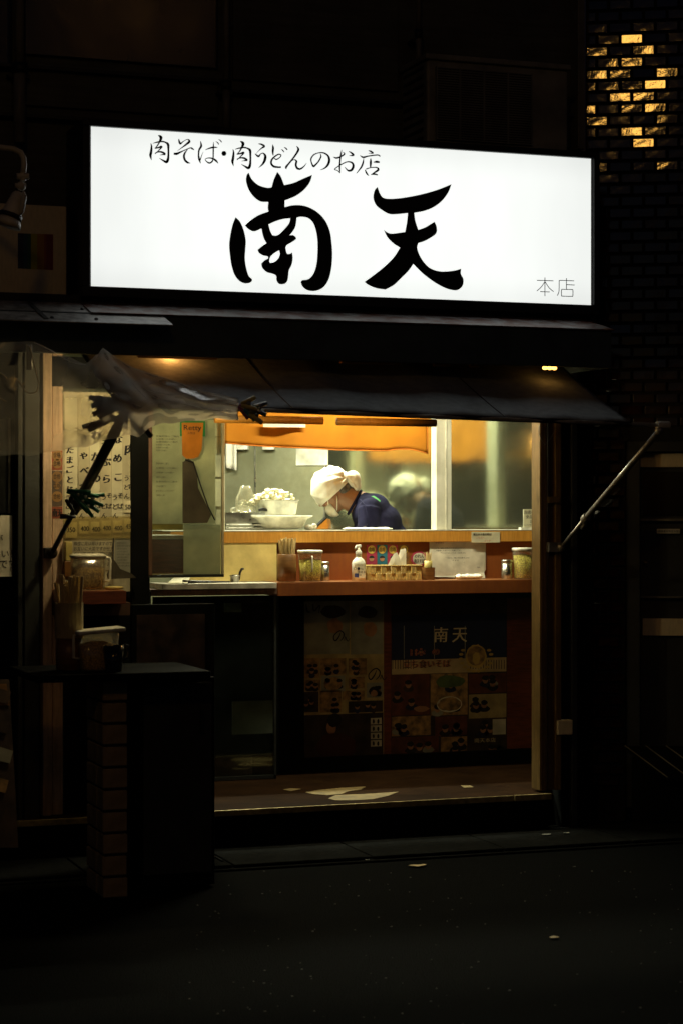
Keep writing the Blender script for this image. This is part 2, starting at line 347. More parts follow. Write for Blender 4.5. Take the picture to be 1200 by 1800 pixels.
def outline_mesh(mb, loops, fn, corner=None, n=5):        # filled outline with holes (2D curve fill), smoothed through its points
    c = bpy.data.curves.new('outline', 'CURVE'); c.dimensions = '2D'; c.fill_mode = 'BOTH'
    for lp in loops:
        L = [q for q in lp]; N = len(L); pts = []
        for i in range(N):
            p1, p2 = L[i], L[(i+1)%N]; p0 = L[i-1]; p3 = L[(i+2)%N]
            if len(p1) > 2: p0 = (2*p1[0]-p2[0], 2*p1[1]-p2[1])
            if len(p2) > 2: p3 = (2*p2[0]-p1[0], 2*p2[1]-p1[1])
            for k in range(n):
                t = k/n; pts.append(tuple(.5*((2*p1[j])+(-p0[j]+p2[j])*t+(2*p0[j]-5*p1[j]+4*p2[j]-p3[j])*t*t+(-p0[j]+3*p1[j]-3*p2[j]+p3[j])*t**3) for j in (0,1)))
        sp = c.splines.new('POLY'); sp.points.add(len(pts)-1); sp.use_cyclic_u = True
        for q, p in zip(sp.points, pts): q.co = (p[0]/100, -p[1]/100, 0, 1)
    o = bpy.data.objects.new('outline', c); COL.objects.link(o); dg = bpy.context.evaluated_depsgraph_get(); dg.update()
    me = bpy.data.meshes.new_from_object(o.evaluated_get(dg))
    mb.add([fn(v.co.x*100, -v.co.y*100) for v in me.vertices], [tuple(p.vertices) for p in me.polygons])
    bpy.data.objects.remove(o); bpy.data.meshes.remove(me)

# ================================================================ THE SETTING
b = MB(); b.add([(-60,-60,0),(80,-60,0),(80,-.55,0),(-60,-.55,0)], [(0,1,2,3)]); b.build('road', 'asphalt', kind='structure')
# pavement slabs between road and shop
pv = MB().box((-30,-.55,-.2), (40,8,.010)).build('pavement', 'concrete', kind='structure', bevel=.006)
LOC[pv.name] = pv.location.copy()
xs = -6.0
while xs < 9:
    q = MB().box((xs,-.53,.011), (xs+.592,-.12,.024)); q.build('slab', 'concrete', pv, bevel=.005); xs += .6
b = MB()
for i in range(150):
    d = random.uniform(5.6, 8.3); p = atd(random.uniform(330,1230), 900 + H*F/d, d); r = random.uniform(.001,.003)
    b.ball((p.x, p.y, r*.4), (r*1.6, r, r*.7), 6, 4)
b.build('road_grit', 'pebble', kind='stuff', label='pale grit and glassy specks scattered over the asphalt', cat='grit')
# upper storeys
Zs = Z(600, 640, 0)
wall = thing('upper_wall', 'dark metal clad upper storey wall above the lit signboard', 'wall', (X(-150,0), 0, Zs)); wall['kind'] = 'structure'
b = MB().box((X(-500,0), .02, 2.15), (X(1022,0), .3, 7.5)); b.build('wall_panel', 'wall_dark', wall)
for x0, x1, y0, y1 in ((-180,22,-200,112), (44,384,-200,108), (44,384,122,196), (410,700,-200,150), (-180,22,126,196), (410,700,166,178)):
    b = MB(); rect(b, x0, y0, x1, y1, .0, .018); b.build('window_pane' if y0 < 0 else 'panel', 'pane_dark' if y0 < 0 and x1 < 400 else 'wall_dark', wall, bevel=.004)
for y in (113, 199): b = MB(); rect(b, -300, y, 390, y+6, -.03, .05); b.build('rail', 'dark_paint', wall)
b = MB(); rect(b, 405, 178, 1010, 183, -.03, .05); b.build('ledge', 'dark_paint', wall)
b = MB(); rect(b, 1015, -200, 1027, 262, -.06, .1); b.build('corner_trim', 'pipe_grey', wall, bevel=.003)
for px_, r, lab, ys in ((35, .025, 'grey downpipe on the upper wall near the left edge', (-150, 120, 250)), (398, .017, 'thin grey downpipe on the upper wall above the sign', (-150, 150, 235)), (735, .014, 'narrow dark conduit rising behind the air conditioner', (-150, 60, 120))):
    t = thing('downpipe', lab, 'pipe', at(px_, ys[2], -.06))
    x = X(px_, -.06)
    b = MB().tube([(x,-.06,Z(px_,ys[0],-.06)), (x,-.06,Z(px_,ys[1],-.06))], r*.8, 14); b.build('upper_pipe', 'pipe_grey', t, True)
    b = MB().tube([(x,-.06,Z(px_,ys[1],-.06)+.01), (x,-.06,Z(px_,ys[2],-.06))], r, 14); b.build('lower_pipe', 'pipe_grey', t, True)
    b = MB().tube([(x,-.06,Z(px_,ys[1],-.06)-.02), (x,-.06,Z(px_,ys[1],-.06)+.02)], r*1.35, 14); b.build('collar', 'black_metal', t, True)
    b = MB().box((x-r*1.8,-.05,Z(px_,ys[1],-.06)-.035), (x+r*1.8,.01,Z(px_,ys[1],-.06)-.022)); b.build('bracket', 'black_metal', t)

# glazed brick building on the right, standing at an angle to the shopfront
a9 = R(9.3); BD = RT*math.cos(a9) - FW*math.sin(a9); BN = -(FW*math.cos(a9) + RT*math.sin(a9))     # along the wall / out of the wall
B0 = at(1028, 900, .12); B0.z = 0
bd = thing('brick_building', 'brown glazed brick building at the right edge with amber reflections', 'building', B0)
def bw(u, z, out=0): return B0 + BD*u + UP*z + BN*out
# openings in the wall (u0,u1,z0,z1)
def uof(px): 
    d = ray(px, 900); r_ = Vector((d.x, d.y)); c = Vector((CAM.x, CAM.y)) - Vector((B0.x, B0.y)); dd = Vector((BD.x, BD.y))
    det = dd.x*(-r_.y) - dd.y*(-r_.x); return (c.x*(-r_.y) - c.y*(-r_.x))/det
def zof(px, py):
    p = B0 + BD*uof(px); dep = (p - CAM).dot(FW); return H + (900-py)*dep/F
U1 = uof(1098); ZT = zof(1150, 775)
b = MB(); b.obox(bw(U1/2-.0, 3.6, -.16), (BD, BN, UP), (U1/2, .15, 3.6)); b.obox(bw((U1+4)/2, (ZT+7.2)/2, -.16), (BD, BN, UP), ((4-U1)/2, .15, (7.2-ZT)/2)); b.obox(bw(3.2, ZT/2, -.16), (BD, BN, UP), (.8,.15,ZT/2))
b.build('wall', 'mortar', bd)
th_, tw, pz, pu = .0415, .0965, .0538, .1077
tile = None; n = 0; extra = MB(); tiles = []
r_ = 0; z = .18
while z < 4.6:
    u = .004 + (0 if r_ % 2 else -pu/2)
    while u < 1.25:
        a = max(u, .004); e = u + tw
        if z < ZT + .02: e = min(e, U1-.002)
        if e - a > .02:
            tiles.append((a, e, z))
        u += pu
    z += pz; r_ += 1
vis = []
for a, e, z in tiles:
    p = bw((a+e)/2, z+th_/2); dep = (p-CAM).dot(FW); qx = 600 + (p-CAM).dot(RT)*F/dep; qy = 900 - (z-H)*F/dep
    vis.append((0 if (qx < 1215 and qy > -20) else 1, abs(qy-300), a, e, z))
vis.sort(); MESH = {}
for i, (_, _, a, e, z) in enumerate(vis):
    tilt = Matrix.Rotation(random.gauss(0, R(.58)), 3, UP) @ Matrix.Rotation(random.gauss(0, R(.62)), 3, BD)
    ax = [tilt @ BD, tilt @ BN, tilt @ UP]
    c = bw((a+e)/2, z+th_/2, .0)
    if i < 300:
        key = round(e-a, 3)
        if key not in MESH:
            q = MB().obox((0,0,0), ((1,0,0),(0,1,0),(0,0,1)), (key/2, .009, th_/2)); me = bpy.data.meshes.new('brick'); me.from_pydata(q.v, [], q.f); me.materials.append(M_('tile_glaze'))
            bb = bmesh.new(); bb.from_mesh(me); bmesh.ops.recalc_face_normals(bb, faces=bb.faces); bb.to_mesh(me); bb.free(); MESH[key] = me
        o = bpy.data.objects.new('brick', MESH[key]); COL.objects.link(o); q_ = o.modifiers.new('bevel', 'BEVEL'); q_.width = .003; q_.segments = 2
        o.parent = bd; o.location = c - B0
        mw = Matrix(((ax[0].x, -ax[1].x, ax[2].x), (ax[0].y, -ax[1].y, ax[2].y), (ax[0].z, -ax[1].z, ax[2].z)))
        o.rotation_euler = mw.to_euler()
    else:
        extra.obox(c, ax, ((e-a)/2, .009, th_/2))
if extra.v: extra.build('outer_bricks', 'tile_glaze', bd, kind='stuff')
# door / window below on that building
def bq(mb, x0, y0, x1, y1, out, th=.02):
    u0, u1 = uof(x0), uof(x1); xm = (x0+x1)/2; z0, z1 = zof(xm, y1), zof(xm, y0)
    return mb.obox(bw((u0+u1)/2, (z0+z1)/2, out), (BD, BN, UP), ((u1-u0)/2, th, (z1-z0)/2))
dr = thing('service_door', 'dark metal door with pale bands right of the awning strut', 'door', bw(uof(1160), .1, -.1))
b = MB(); bq(b, 1100, 777, 1124, 1420, -.05, .05); bq(b, 1100, 775, 1420, 793, -.05, .05); b.build('frame', 'dark_paint', dr, bevel=.003)
b = MB(); bq(b, 1124, 793, 1420, 1420, -.12, .02); b.build('panel', 'dark_paint', dr)
b = MB(); bq(b, 1124, 795, 1420, 820, -.09, .012); b.build('band', 'sign_board', dr)
b = MB(); bq(b, 1128, 1090, 1420, 1120, -.09, .012); b.build('band', 'sign_board', dr)
b = MB(); bq(b, 1128, 828, 1420, 906, -.095, .006); b.build('pane', 'window_glass', dr)
b = MB(); bq(b, 1118, 912, 1420, 916, -.085, .02); b.build('rail', 'pipe_grey', dr)
b = MB(); bq(b, 1118, 1050, 1420, 1053, -.085, .02); b.build('rail', 'pipe_grey', dr)
b = MB(); bq(b, 1153, 930, 1194, 938, -.085, .01); b.build('name_plate', 'paper', dr)
b = MB(); text(b, '関係者以外立入禁止', bw(uof(1156), zof(1170, 932), -.074), .011, BD); b.build('lettering', 'ink', dr)
b = MB().tube([bw(uof(1130), zof(1130,988), -.1), bw(uof(1130), zof(1130,988), -.055), bw(uof(1136), zof(1136,990), -.05)], .006, 8); b.build('latch', 'brass_nose', dr, True)
# ramp plates low on the right
rp = thing('ramp_slabs', 'dark slanting metal plates leaning low against the right door', 'ramp', bw(uof(1130), .3, .1))
for k in range(4):
    x0 = 1098 + k*36; p0 = bw(uof(x0), zof(x0, 1310), .02); q0 = bw(uof(x0+75), zof(x0+75, 1352), .30)
    b = MB().prism([p0, p0 + BD*.085, q0 + BD*.085, q0], (0,0,-.015)); b.build('plate', 'dark_board', rp)
    b = MB().tube([p0, q0], .003, 6); b.build('edge_strip', 'pipe_grey', rp)
b = MB(); bq(b, 1110, 1330, 1420, 1440, .08, .02); b.build('support', 'dark_board', rp)

# dark wall pier between shopfront and bricks, and the left neighbour
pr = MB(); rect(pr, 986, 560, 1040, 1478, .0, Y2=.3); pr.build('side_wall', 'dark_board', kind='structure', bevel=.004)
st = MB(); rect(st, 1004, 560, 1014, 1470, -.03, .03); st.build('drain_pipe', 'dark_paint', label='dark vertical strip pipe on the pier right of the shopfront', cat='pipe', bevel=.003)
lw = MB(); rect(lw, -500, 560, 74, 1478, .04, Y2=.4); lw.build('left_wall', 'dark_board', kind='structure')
ls = thing('left_shutter_frame', 'greenish dark metal door jamb at the left edge of the shopfront', 'door frame', at(50, 1478, 0))
b = MB(); rect(b, 44, 600, 70, 1478, -.02, .05); b.build('jamb', 'dark_paint', ls, bevel=.003)
b = MB(); rect(b, 32, 600, 40, 1478, -.04, .07); b.build('edge_profile', 'dark_paint', ls, bevel=.003)
lp = thing('side_window', 'dark reflecting window pane at the far left edge', 'window', at(5, 905, 0))
b = MB(); rect(b, -160, 735, 15, 902, .0, .01); b.build('pane', 'pane_dark', lp)
b = MB(); rect(b, 15, 735, 19, 902, -.005, .03); b.build('frame', 'pipe_grey', lp)
t = thing('handwritten_notice', 'pale handwritten paper notice on the wall at the far left edge', 'notice', at(0, 1014, -.0))
b = MB(); rect(b, -90, 906, 22, 1014, -.012, .003); b.build('sheet', 'paper', t)
b = MB()
for i, (s_, x_, y_) in enumerate((('名物', -80, 925), ('いかが', -42, 940), ('美味い！', -30, 966), ('そばです！', -34, 984))): text(b, s_, at(x_, y_, -.0135), .035)
b.build('lettering', 'ink', t)
t = thing('leaning_poster_board', 'tall board of faded posters leaning at the far left edge', 'poster board', at(5, 1490, -.15))
b = MB().prism([at(-120,1195,-.12), at(17,1195,-.12), at(33,1490,-.3), at(-120,1490,-.3)], (0,.02,0)); b.build('board', 'photo_dark', t)
b = MB(); b.prism([at(-60,1202,-.128), at(12,1202,-.128), at(18,1240,-.155), at(-60,1240,-.155)], (0,.002,0)); b.build('poster', 'brown_cup', t)
for k in range(5):
    b = MB(); x0 = -20+random.uniform(0,20); y0 = 1208+k*52; Yk = -.13-.18*(y0-1195)/295-.004
    b.prism([at(x0,y0,Yk), at(x0+26,y0+8,Yk-.004), at(x0+20,y0+30,Yk-.018), at(x0-4,y0+24,Yk-.014)], (0,.001,0)); b.build('picture', random.choice(['photo_dark','photo_food','photo_grey']), t)

# white lightbox of the neighbour with rainbow bars + gooseneck lamp
t = thing('rainbow_signboard', 'unlit cream signboard with a square of rainbow stripes at upper left', 'signboard', at(60, 520, -.3))
b = MB(); rect(b, -190, 355, 118, 519, -.3, .22); b.build('board', 'sign_board', t, bevel=.006)
cols = [(.02,.025,.07),(.01,.06,.10),(.02,.10,.06),(.42,.40,.02),(.42,.20,.02),(.30,.06,.03),(.20,.015,.03)]
edges = [32,42,49,55,66,78,82,94]
for i, c in enumerate(cols): b = MB(); rect(b, edges[i], 410+i*.3, edges[i+1], 472+i*.4, -.3015-.0002*(i%2), .001); b.build('stripe', mat('stripe_%d' % i, c, .6, var=.08), t)
t = thing('gooseneck_lamp', 'unlit spotlight on a bent pipe at the left edge above the rainbow sign', 'lamp', at(10, 262, -.5))
LY = -1.1
def P(x, y, Y=LY): return at(x, y, Y)
b = MB().tube([P(-120,258,-.6), P(0,259), P(25,262), P(37,268), P(42,278), P(43,290), P(41,306)], .0105, 12); b.build('arm', 'shade', t, True)
b = MB().tube([P(30,310), P(51,310)], .012, 10); b.tube([P(41,304), P(41,318)], .011, 10); b.build('clamp', 'shade', t, True, bevel=.001)
b = MB().ball(P(38,327), .017); b.tube([P(27,326), P(46,326)], .009, 10); b.build('knuckle', 'shade', t, True)
ax0 = P(34,338); ax1 = P(13,398); b = MB().tube([ax0, ax0.lerp(ax1,.1), ax0.lerp(ax1,.5), ax0.lerp(ax1,.62), ax0.lerp(ax1,.66)], [.016,.024,.033,.038,.038], 20); b.build('lamp_body', 'shade', t, True)
b = MB().tube([ax0.lerp(ax1,.64), ax0.lerp(ax1,.76)], [.042,.042], 20); b.build('ring', 'dark_plastic', t, True)
b = MB().tube([ax0.lerp(ax1,.76), ax0.lerp(ax1,.86), ax0.lerp(ax1,.98)], [.038,.046,.050], 20); b.build('lamp_hood', 'shade', t, True)
b = MB().tube([P(42,336,-1.12), P(43,345,-1.13), P(38,372,-1.135), P(33,380,-1.12)], [.004,.010,.010,.004], 10); b.build('heat_fin', 'shade', t, True)
# junk glints of wires on the left building are left to the panes' own reflections

# ---------------------------------------------------------------- big lit sign
SY = -.42
t = thing('lit_shop_sign', 'large white illuminated sign with two huge black brush characters', 'sign', at(600, 520, SY))
x0, x1 = X(157, SY), X(1040, SY); z0, z1 = Z(157,503.5,SY), Z(157,222,SY)
SGN = MB().box((x0, SY, z0), (x1, SY+.004, z1)); SGN.build('light_panel', 'sign_face', t)
fr = .028
b = MB(); b.box((x0-fr, SY-.018, z1), (x1+fr, SY+.30, z1+fr)); b.box((x0-fr, SY-.018, z0-fr*1.5), (x1+fr, SY+.30, z0)); b.box((x0-fr, SY-.018, z0), (x0, SY+.30, z1)); b.box((x1, SY-.018, z0), (x1+fr, SY+.30, z1)); b.build('frame', 'black_metal', t, bevel=.003)
b = MB().box((x0, SY+.27, z0), (x1, SY+.30, z1)); b.build('back_plate', 'black_metal', t)
for xx in (x0+.004, x1-.004): MB().box((xx-.003, SY-.003, z0), (xx+.003, SY-.0005, z1)).build('glazing_bead', 'pipe_grey', t)
f1 = lambda x, y: at(240+x*.38333, 220+y*.38333, SY-.003); f2 = lambda x, y: at(620+x*.36667, 300+y*.36667, SY-.003)
b = MB()
c_ = lambda *q: q + (1,)
outline_mesh(b, [[c_(515,218),(530,248),(560,275),(600,287),c_(620,285),(630,250),c_(646,214),(662,235),c_(678,275),(720,265),(765,245),c_(806,228),(795,262),(770,295),(735,322),(700,338),c_(680,345),c_(680,376),(720,367),(770,370),(820,392),(860,430),(885,480),(895,540),(898,600),(893,660),(880,710),(855,745),(820,760),(785,757),(762,740),(754,720),c_(760,711),(790,705),(812,680),(825,640),(830,590),(830,530),(822,480),(808,445),(785,425),(755,420),c_(735,424),
  (733,445),(728,468),(715,490),c_(702,505),(720,505),(733,520),(715,535),(690,550),c_(684,562),(690,588),(704,590),c_(714,583),(717,610),(712,640),(700,665),(697,690),(692,715),(678,728),(655,728),(643,712),(640,690),(620,680),(598,674),(578,655),c_(573,635),(588,620),c_(604,612),(602,602),(580,597),(562,585),c_(556,572),(575,556),c_(597,541),(586,522),(579,500),c_(574,474),(540,487),(515,477),c_(498,460),(522,438),(560,413),c_(606,396),(603,380),c_(605,352),(570,350),(540,330),(515,295),(503,255),(507,228)],
  [c_(606,455),(640,440),(675,430),c_(706,427),(700,450),(680,475),(655,500),c_(640,507),c_(624,505),(614,485)],
  [c_(609,624),(615,603),(635,585),c_(655,574),(658,592),(650,612),(632,628),c_(613,632)]], f1)
b.build('lettering', 'ink', t, label='black brush character on the left half')
b = MB(); outline_mesh(b, [[c_(455,422),(475,442),(492,480),(502,528),(500,570),(498,610),(503,650),(515,690),(531,708),(522,722),(495,725),(470,712),(450,685),(437,645),(430,600),(426,548),(432,500),(442,455)]], f1); b.build('lettering', 'ink', t)
b = MB(); outline_mesh(b, [[c_(117,78),(128,108),(145,130),(180,135),(240,130),(320,115),(400,93),c_(471,65),(455,105),(425,145),(385,175),(340,193),c_(293,202),(298,240),c_(312,284),(345,272),(370,257),c_(390,245),(400,270),(398,300),(370,322),(340,338),c_(312,347),(307,370),(318,405),(340,440),(370,468),(410,482),(450,483),(490,478),c_(517,470),(516,495),(528,520),(525,550),(505,570),(480,573),(440,562),(390,535),(340,498),(310,470),c_(288,447),(265,480),(230,515),(195,548),c_(155,570),(110,563),(72,547),c_(55,533),(100,500),(150,460),(195,415),c_(225,369),(195,350),(165,320),c_(147,284),(165,297),(185,302),(215,299),c_(249,294),(258,245),c_(262,203),(215,208),(175,208),(140,190),(110,165),(97,130),(103,95)]], f2)
b.build('lettering', 'ink', t, label='black brush character on the right half')
NIKU = [[(125,175,8),(135,220,24),(128,300,36),(120,350,34),(135,412,6)], [(228,62,10),(258,80,36),(268,105,42),(245,160,24),(215,210,16),(183,247,12)],
 [(155,176,6),(210,160,18),(280,150,22),(330,162,22),(366,190,36),(372,260,28),(372,340,28),(366,400,36),(345,438,38),(300,418,24),(243,384,5)],
 [(180,246,14),(230,236,22),(275,222,30),(262,248,20),(225,285,13),(182,326,10)], [(182,314,10),(240,295,20),(290,303,28),(322,328,28),(280,336,12),(248,342,5)]]
G1 = NIKU + [[(518,112,8),(522,145,24),(540,180,28),(580,150,12),(640,120,12),(666,150,34),(620,192,26),(560,237,14),(495,284,4)], [(446,322,28),(490,322,34),(535,302,24),(600,272,14),(680,240,16),(705,250,24),(737,270,5)], [(642,262,6),(604,310,24),(590,360,30),(605,412,30),(640,445,28),(680,455,6)],
 [(822,143,6),(832,190,24),(830,222,30),(803,270,24),(796,340,22),(805,400,28),(824,458,8)], [(818,415,16),(838,350,10),(864,292,3)], [(892,266,8),(940,248,18),(1000,232,24),(1062,234,8)],
 [(1006,158,6),(1004,220,18),(1002,300,20),(1000,380,18),(985,432,20),(945,452,22),(902,425,14),(890,398,10),(930,382,14),(990,388,22),(1040,420,28),(1072,460,6)],
 [(1033,148,4),(1062,165,14),(1080,192,14)], [(1073,120,4),(1100,135,14),(1120,162,14)], [(1118,318,10),(1130,318,56),(1152,318,68),(1174,318,56),(1186,318,10)]]
G2 = [[(x+32, y+4, w_) for x,y,w_ in s_] for s_ in NIKU] + [[(515,102,8),(560,110,24),(597,138,30),(560,165,18),(520,200,9),(480,246,3)], [(468,242,10),(515,278,30),(545,248,14),(580,234,16),(612,270,34),(606,330,38),(575,388,26),(515,441,4)],
 [(715,112,6),(722,160,30),(718,220,26),(724,268,10)], [(728,298,8),(768,322,18),(818,292,14),(832,262,16),(800,250,18),(745,282,22),(702,330,26),(696,380,28),(730,420,30),(790,431,26),(834,431,24)],
 [(833,178,4),(858,195,16),(876,220,12)], [(873,150,4),(902,166,18),(920,190,14)], [(1050,133,6),(1078,176,30),(1055,232,28),(1000,310,24),(940,384,24),(905,430,30),(908,458,8)], [(985,345,4),(1020,325,12),(1050,348,28),(1042,400,28),(1062,446,30),(1105,455,26),(1155,420,16),(1192,372,4)]]
G3 = [[(262,238,6),(274,280,20),(240,350,20),(195,400,24),(168,418,28),(142,370,18),(135,312,20),(175,256,18),(240,230,14),(310,230,20),(370,268,26),(391,330,34),(370,400,32),(320,448,18),(260,471,4)],
 [(446,286,6),(490,302,24),(545,284,20),(600,246,20),(578,218,6)], [(564,186,6),(550,260,22),(538,360,22),(535,450,22),(540,514,10)], [(540,514,10),(508,480,12),(465,462,12),(500,430,14),(570,385,16),(640,356,16),(700,366,24),(724,410,32),(700,468,34),(650,478,24),(600,426,4)],
 [(658,210,6),(690,226,22),(724,262,28),(662,269,4)], [(933,197,6),(965,208,24),(1000,234,18),(932,236,4)], [(816,266,6),(862,292,26),(930,276,18),(1060,260,18),(1100,280,16)], [(869,303,4),(862,360,22),(835,430,24),(768,517,8)], [(968,303,6),(967,360,32),(964,435,16)],
 [(1003,360,6),(1050,350,22),(1088,363,18),(1010,368,4)], [(888,466,12),(912,520,24),(942,552,6)], [(900,458,16),(970,437,13),(1050,436,18),(1074,466,30),(1030,500,24),(970,538,10)], [(972,536,8),(1030,530,22),(1066,542,14)]]
for G, ox, oy, cuts in ((G1,250,230,(5,3,6,1)),(G2,390,240,(5,2,4,2)),(G3,530,240,(1,4,9))):
    k0 = 0
    for c_n in cuts:
        b = MB()
        for s_ in G[k0:k0+c_n]: stroke(b, s_, lambda x, y: at(ox+x/8, oy+y/8, SY-.002))
        if b.v: b.build('lettering', 'ink', t, label='small brush character in the thin top line', kind='stuff')
        k0 += c_n
b = MB(); W_ = 17
for s_ in ([(168,170),(355,176),(555,182)], [(355,105),(355,320),(355,540)], [(352,205),(270,325),(165,420)], [(362,205),(455,345),(560,435)], [(245,433),(355,438),(468,442)], [(645,530),(683,440),(690,300),(691,190),(706,172),(860,176),(1040,182)], [(860,120),(860,250),(860,378)], [(862,270),(950,276),(1050,280)], [(745,380),(880,383),(1010,386)], [(1010,386),(1012,460),(1010,545)], [(1012,546),(880,545),(742,540)], [(745,540),(742,460),(745,380)]):
    stroke(b, [(x, y, W_) for x, y in s_], lambda x, y: at(930+x*.075, 480+y*.075, SY-.002), 4)
b.build('lettering', 'ink', t, label='small thin characters in the lower right corner')
# the sign's own wash of light is its emissive face
# ---------------------------------------------------------------- air conditioner on the ledge above
AY = -.30
t = thing('air_conditioner', 'grey outdoor air conditioner unit on the ledge behind the sign', 'air conditioner', at(870, 262, AY))
ax_, bx_ = X(750,AY), X(998,AY); zb_, zt_ = Z(750,262,AY), Z(750,104,AY)
b = MB().box((ax_,AY+.002,zb_), (bx_,AY+.30,zt_)); b.build('casing', 'ac_white', t, bevel=.012)
b = MB().box((ax_-.01,AY-.012,zt_), (bx_+.01,AY+.31,zt_+.025)); b.build('lid', 'ac_white', t, bevel=.006)
b = MB().box((X(765,AY),AY-.004,Z(765,245,AY)), (X(932,AY),AY+.001,Z(765,118,AY))); b.build('fan_opening', 'ac_dark', t)
b = MB()
for k in range(30):
    zz = Z(765,244,AY) + k*(Z(765,119,AY)-Z(765,244,AY))/29; b.box((X(764,AY),AY-.016,zz-.002), (X(933,AY),AY-.010,zz+.002))
for px_ in (765, 806, 848, 890, 932): b.box((X(px_,AY)-.002,AY-.02,Z(765,246,AY)), (X(px_,AY)+.002,AY-.008,Z(765,117,AY)))
b.build('grille', 'ac_white', t, kind='stuff')
b = MB()
for k in range(9):
    zz = zb_ + .05 + k*.038; b.box((ax_-.004,AY+.04,zz), (ax_-.001,AY+.27,zz+.012))
b.build('side_fins', 'ac_dark', t, kind='stuff')
for dx in (.08,.62): b = MB().box((ax_+dx,AY-.0,zb_-.05), (ax_+dx+.05,AY+.3,zb_)); b.build('foot', 'black_metal', t)
# ledge behind the sign that carries it
b = MB().box((X(140,-.1), -.44+.32, Z(600,275,-.1)-.1), (X(1045,-.1), .0, Z(600,275,-.1)-.07)); b.build('ledge_beam', 'black_metal', label='dark steel ledge running behind the lit sign', cat='beam')

# ---------------------------------------------------------------- canopy box with flashing, and the neighbour's roof sheet
FY = -.60
zc0 = Z(600,634,FY); zc1 = Z(1074,580,FY); xr = X(1074,FY)
t = thing('canopy_box', 'long blue black canopy box with a pale weathered flashing on top', 'canopy', (X(500,FY), FY, zc0))
b = MB().box((X(-400,FY), FY, zc0), (xr, FY+.025, zc1)); b.build('fascia', 'fascia', t, bevel=.003)
b = MB().box((xr-.025, FY+.0255, zc0), (xr, .0, zc1-.002)); b.build('end_plate', 'fascia', t)
rise = Z(700,562,SY) - Z(700,575,FY)
zb2 = zc1 + .062
b = MB().prism([(X(160,FY),FY-.012,zc1+.001), (xr+.008,FY-.012,zc1+.001), (xr-.03,SY+.02,zb2), (X(160,FY),SY+.02,zb2)], (0,0,-.006)); b.build('flashing', 'rust_flashing', t)
b = MB().box((X(-400,FY), SY+.05, zb2-.01), (xr-.03, SY+.07, z0-.03)); b.build('upstand', 'black_metal', t)
b = MB().box((X(-400,FY), FY+.03, zc1-.02), (xr-.03, -.0, zc1-.012)); b.build('soffit', 'black_metal', t)
t = thing('roof_sheet', 'pale grey bolted roof sheet ending in a point at the left', 'roof sheet', at(100, 560, -.72))
zq = Z(305,571,-.74)
b = MB().prism([(X(-400,-.74),-.74,zq), (X(305,-.74),-.74,zq), (X(265,SY),SY,zq+.105), (X(-400,SY),SY,zq+.105)], (0,0,-.004)); b.build('sheet', 'flashing', t)
def onsheet(x, f): 
    Yk = -.74 + (.74+SY)*f; return Vector((X(x,Yk), Yk, zq+.105*f+.002))
for x_, f_ in ((92,.15),(145,.65),(170,.15),(205,.5),(262,.45)):
    b = MB().ball(onsheet(x_, f_), (.008,.008,.006), 10, 6); b.build('bolt', 'dark_plastic', t, True)
b = MB().prism([onsheet(78,.08), onsheet(86,.08), onsheet(54,.97), onsheet(46,.97)], (0,0,.002)); b.build('seam', 'dark_paint', t)

# battens and lamp seen through the slit under the fascia
BY = -.54
for x0_, x1_, y_, lab in ((245,383,628.5,'short wooden batten glowing in the slit under the canopy, left'), (600,704,638,'thin wooden batten in the slit under the canopy, centre'), (764,792,642,'small wooden block in the slit under the canopy, right of centre'), (829,841,643.5,'tiny wooden block in the slit left of the bright bulb')):
    b = MB(); rect(b, x0_, y_-6, x1_, y_+1.6, BY, .03); b.build('batten', 'wood_counter', label=lab, cat='batten', bevel=.002)
def lamp(name, label, c, r, col, power, mt='lamp_warm', socket=UP):
    t = thing(name, label, 'lamp', c)
    MB().ball(c, (r,r,r*1.1)).build('bulb', mt, t, True)
    MB().tube([c+socket*r*.9, c+socket*(r*.9+.05)], r*.5, 10).build('socket', 'black_metal', t, True)
    return t
WARM = (1,.50,.15)
cB = at(965, 648.5, BY); t = thing('bright_bulb', 'bright amber bulb glowing under the right end of the canopy', 'lamp', cB)
for dx in (-.022, 0, .022): MB().ball(cB + Vector((dx,0,.004)), (.0115,.011,.0085)).build('bulb', 'lamp_warm', t, True)
MB().box(cB + Vector((-.05,-.015,.012)), cB + Vector((.05,.015,.05))).build('housing', 'black_metal', t)
# bulb above the awning, behind the fascia
cA = at(300, 612, -.42)
lA = lamp('hidden_bulb', 'warm bulb tucked above the awning behind the canopy fascia', cA, .03, WARM, 3.2, 'lamp_hidden')
# bulb under the awning at the left
cC = at(250, 704, -.42)
lC = lamp('awning_bulb', 'warm bulb under the left end of the awning over the menu strips', cC, .03, WARM, 3.2, 'lamp_awning')

cD = at(660, 704, -.5); lD = lamp('added_pole_bulb', 'small orange bulb added under the awning to brighten the wooden poles', cD, .02, WARM, 3, 'lamp_added')  # extra bulb out of view, added to brighten the poles
